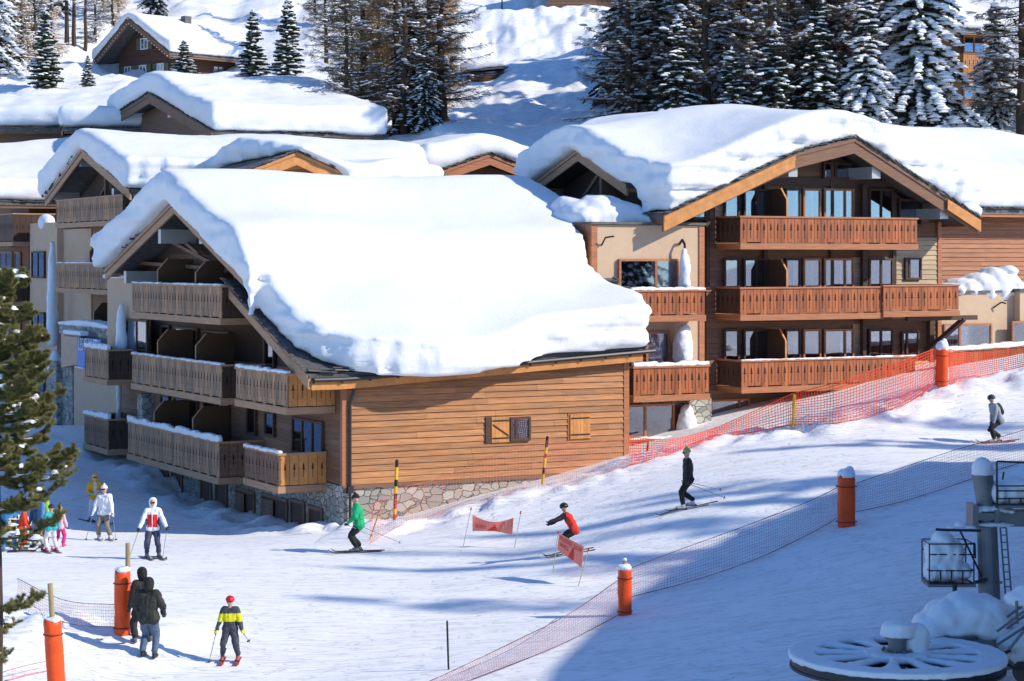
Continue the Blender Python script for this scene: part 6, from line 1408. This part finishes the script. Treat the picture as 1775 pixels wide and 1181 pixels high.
# snow disc with petal-shaped openings between the spokes
s=MB(); ring(s,1.52,2.03,-.02,.10); ring(s,0.05,.60,-.02,.12)
for k in range(NS):
    a=2*math.pi*(k+.5)/NS; c,sn_=math.cos(a),math.sin(a); w0,w1=.05,.20
    for r in np.arange(.55,1.6,.07): w_=w0+(w1-w0)*((r-.55)/1.)**2.2; s.ball((r*c,r*sn_,.035),w_+.05,w_+.05,.07,8,6)
lump(s,.028,4,.5,.012,6,name='snow_layer',parent=rt)
m=MB(); m.path([(1.93*math.cos(2*math.pi*k/48),1.93*math.sin(2*math.pi*k/48),-.1) for k in range(49)],.035,6); m.build('haul_rope',M['metal'],rt)
m=MB(); m.tube((0,0,-.2),(0,0,.42),.17,.17,16);
for k in range(10): a=2*math.pi*k/10; m.tube((.27*math.cos(a),.27*math.sin(a),.13),(.27*math.cos(a),.27*math.sin(a),.18),.025,.025,6)
m.tube((0,0,.05),(0,0,.14),.33,.3,20); m.tube((0,0,.36),(0,0,.42),.25,.25,16); m.build('hub',M['metal'],rt)
s=MB(); s.tube((0,0,.40),(0,0,.60),.33,.30,20); s.ball((.04,0,.60),.32,.32,.10); s.capsule((.35,.1,.25),(.38,.1,.38),.26,.27); s.capsule((.35,.1,.05),(.4,.1,.3),.24,.25); lump(s,.04,6,.5,.015,5,name='hub_snow',parent=rt)
# gearbox arm with the big snow load
gc=atY(1665,1100,40.2); rt=empty('drive_arm',gc); tag(rt,'grey machine arm behind the lift wheel carrying a huge snow load','lift machinery')
m=MB(); 
def gp_(px,py,Y=40.2): return atY(px,py,Y)-gc
m.prism([gp_(1596,1108),gp_(1690,1085),(gp_(1745,1075)),gp_(1735,1150),gp_(1700,1128),gp_(1596,1128)],(0,1.0,0)); m.prism([gp_(1690,1100,40.1),gp_(1745,1078,40.1),gp_(1760,1160,40.1),gp_(1735,1165,40.1)],(0,.5,0)); m.tube(gp_(1560,1142,39.),gp_(1700,1120,40.),.12,.12,8); m.build('casing',M['metal'],rt)
s=MB()
for (px,py,r,rz_) in ((1610,1085,.35,.28),(1640,1070,.45,.36),(1675,1063,.5,.42),(1705,1068,.45,.42),(1725,1075,.35,.4),(1655,1085,.5,.25),(1700,1085,.45,.25)):
    p=gp_(px,py,40.6); s.ball((p.x,p.y,p.z),r,.7,rz_)
lump(s,.05,8,.5,.04,3,name='snow_load',parent=rt)
m=MB(); 
for (a,b,Y) in (((1728,1095),(1775,1060),39.5),((1728,1118),(1800,1072),39.5),((1745,1070),(1800,1030),39.6),((1745,1090),(1800,1050),39.6),((1762,1042),(1763,1082),39.6),((1730,1150),(1790,1075),39.4)): m.tube(gp_(*a,Y),gp_(*b,Y),.028,.028,6)
m.build('railing',M['metal'],rt)
m=MB(); pts=[gp_(1752,1128,39),gp_(1738,1133,39),gp_(1740,1148,39),gp_(1760,1160,39),gp_(1790,1158,39)]; m.path(pts,.03,6); m.tube(gp_(1770,1165,39),gp_(1800,1168,39)+Vector((0,.3,0)),.2,.2,14); m.build('cable_guard',M['dmetal'],rt)
s=MB()
for (px,py,r) in ((1755,1115,.3),(1775,1105,.35),(1770,1135,.28),(1790,1125,.4),(1768,1040,.3),(1785,1030,.3),(1775,1088,.15)): p=gp_(px,py,40.0); s.ball(p,r,.5,r*.6)
lump(s,.045,5,.5,.03,3,name='snow_load',parent=rt)
# pylon
Yp=45.0; pb_=atY(1717,1060,Yp); rt=empty('lift_pylon',pb_); tag(rt,'thick grey steel lift pylon with a snow cap near the right edge','pylon')
tp=atY(1703,822,Yp)-pb_; md=atY(1710,885,Yp)-pb_
m=MB(); m.tube((.02,0,-1),md,.25,.215,20); m.tube(md,tp,.19,.23,20)
for py in (900,1010): p=atY(1710+ (py-885)*.05,py,Yp)-pb_; m.tube(p,p+Vector((0,0,.03)),.26,.26,20)
m.build('mast',M['metal'],rt)
m=MB(); m.box(md.x-.34,md.x+.3,-.3,.3,md.z-.18,md.z-.02); m.box(md.x-.38,md.x-.26,-.38,.3,md.z-.35,md.z+.15); m.box(md.x+.1,md.x+.2,-.34,-.26,md.z-.3,md.z+.05); m.prism([(md.x+.2,-.2,md.z-.32),(md.x+2,-.2,md.z-.36),(md.x+2,-.2,md.z+.02),(md.x+.2,-.2,md.z-.0)],(0,.4,0)); m.build('cross_arm',M['metal'],rt)
s=MB(); s.ball((tp.x,0,tp.z+.12),.24,.24,.25); s.ball((tp.x+.02,0,tp.z+.02),.27,.27,.08); lump(s,.03,4,.5,.01,5,name='snow_cap',parent=rt)
s=MB()
for (x,z,r) in ((-.25,.02,.13),(-.05,.05,.15),(.15,.06,.14),(.35,.02,.12),(.5,.0,.1)): s.ball((md.x+x,-.1,md.z+z),r,.25,r*.5)
s.capsule((md.x+.22,-.2,md.z+.05),(md.x+.22,-.2,md.z+.5),.08,.05); s.ball((md.x+.1,-.2,md.z-.28),.5,.2,.05)
lump(s,.03,4,.5,.015,5,name='arm_snow',parent=rt)
m=MB(); lx0=atY(1744,915,Yp+.2)-pb_; lx1=atY(1753,1030,Yp+.2)-pb_; wd=Vector((-.13,0,0))
m.tube(lx0,lx1,.02,.02,6); m.tube(lx0+wd,lx1+wd,.02,.02,6)
for i in range(10): p=lx0.lerp(lx1,i/9.); m.tube(p,p+wd,.014,.014,6)
m.build('ladder',M['metal'],rt)
def basket(label,x0,x1,y0,y1,Y,dep,snow,name='work_platform',legs=()):
    c=atY((x0+x1)/2,y1,Y); rt=empty(name,c); tag(rt,label,'work platform'); L=atY(x0,y1,Y)-c; Rr=atY(x1,y1,Y)-c; h=(y1-y0)/F*Y; m=MB()
    for d in (0,dep):
        for f_ in (0,.32,.72,.98): m.tube(L+Vector((0,d,h*f_)),Rr+Vector((0,d,h*f_)),.016,.016,6)
        for k in range(5): p=L.lerp(Rr,k/4)+Vector((0,d,0)); m.tube(p,p+Vector((0,0,h*(.98 if k in(0,4) else .32))),.016,.016,6)
    for P_ in (L,Rr):
        for f_ in (0,.32,.98): m.tube(P_+Vector((0,0,h*f_)),P_+Vector((0,dep,h*f_)),.016,.016,6)
    m.build('cage',M['dmetal'],rt); m=MB(); m.box(L.x-.02,Rr.x+.05,0,dep,-.08,-.02); m.build('deck',M['metal'],rt)
    s=MB(); 
    for (fx,fz,rx,rz_) in snow: p=L.lerp(Rr,fx); s.ball((p.x,dep*.5,h*fz),rx,dep*.55,rz_)
    lump(s,.035,6,.5,.015,4,name='snow_fill',parent=rt)
    for pts,r in legs:
        m=MB(); m.path([atY(*p,Y)-c for p in pts],r,8); m.build('support',M['dmetal'],rt)
basket('snow-filled work platform left of the grey pylon',1611,1688,942,1012,44.6,.8,((.12,.25,.16,.25),(.35,.3,.24,.3),(.6,.3,.24,.28),(.85,.25,.18,.2),(.2,.7,.22,.3),(.45,.75,.28,.36),(.65,.72,.22,.3),(.4,1.05,.25,.18)),
  legs=(([(1622,918),(1640,919),(1700,920)],.03),([(1664,920),(1702,1000)],.022),([(1668,944),(1690,942),(1691,968)],.018),([(1655,1014),(1655,1045)],.05),([(1690,1010),(1712,1004)],.04)))
basket('upper work platform reaching out of the right edge with a thick snow filling',1729,1810,842,875,44.6,.8,((.1,.5,.2,.28),(.4,.55,.3,.32),(.75,.55,.3,.3),(.6,.95,.35,.15)),legs=(([(1728,880),(1728,800),(1800,803)],.022),([(1740,818),(1738,832)],.02)))
# snow on the bar above the small platform
p=atY(1665,914,44.6); s=MB(); s.ball((0,0,.05),.14,.12,.08); s.ball((-.2,0,.0),.12,.1,.04); s.ball((.2,0,.0),.14,.1,.04); rt=empty('snow_heap',p); tag(rt,'small snow heap on the bar above the snow-filled platform','snow heap'); lump(s,.02,3,.5,.005,5,name='snow',parent=rt)
# unseen block added beyond the right edge, outlined to shade the lower right slope
top=11.2; foot_=[(14.3,28),(14.6,36),(15.1,39.8),(17.6,45.9),(21.3,52),(27.5,59.8),(33,55),(25,42),(22,28)]
rt=empty('lift_station',(20,42,0)); tag(rt,'plank-clad lift station house beyond the right edge','building')
m=MB(); tops=[10.7,10.8,10.9,11.7,12.8,13.7,13.7,12.,11.]
lo_=[Vector((x-20+(.5 if i<6 else 0),y-42-(.3 if i<6 else 0),-1)) for i,(x,y) in enumerate(foot_)]; hi_=[Vector((p.x,p.y,tops[i]-.3)) for i,p in enumerate(lo_)]; k=len(lo_)
m.add(lo_+hi_,[tuple(range(k-1,-1,-1)),tuple(range(k,2*k))]+[(i,(i+1)%k,k+(i+1)%k,k+i) for i in range(k)]); m.build('wall',M['brown'],rt)
m=MB(); m.prism([Vector((x-20,y-42,tops[i]-.299)) for i,(x,y) in enumerate(foot_)],(0,0,.3)); m.build('roof',M['slate'],rt)
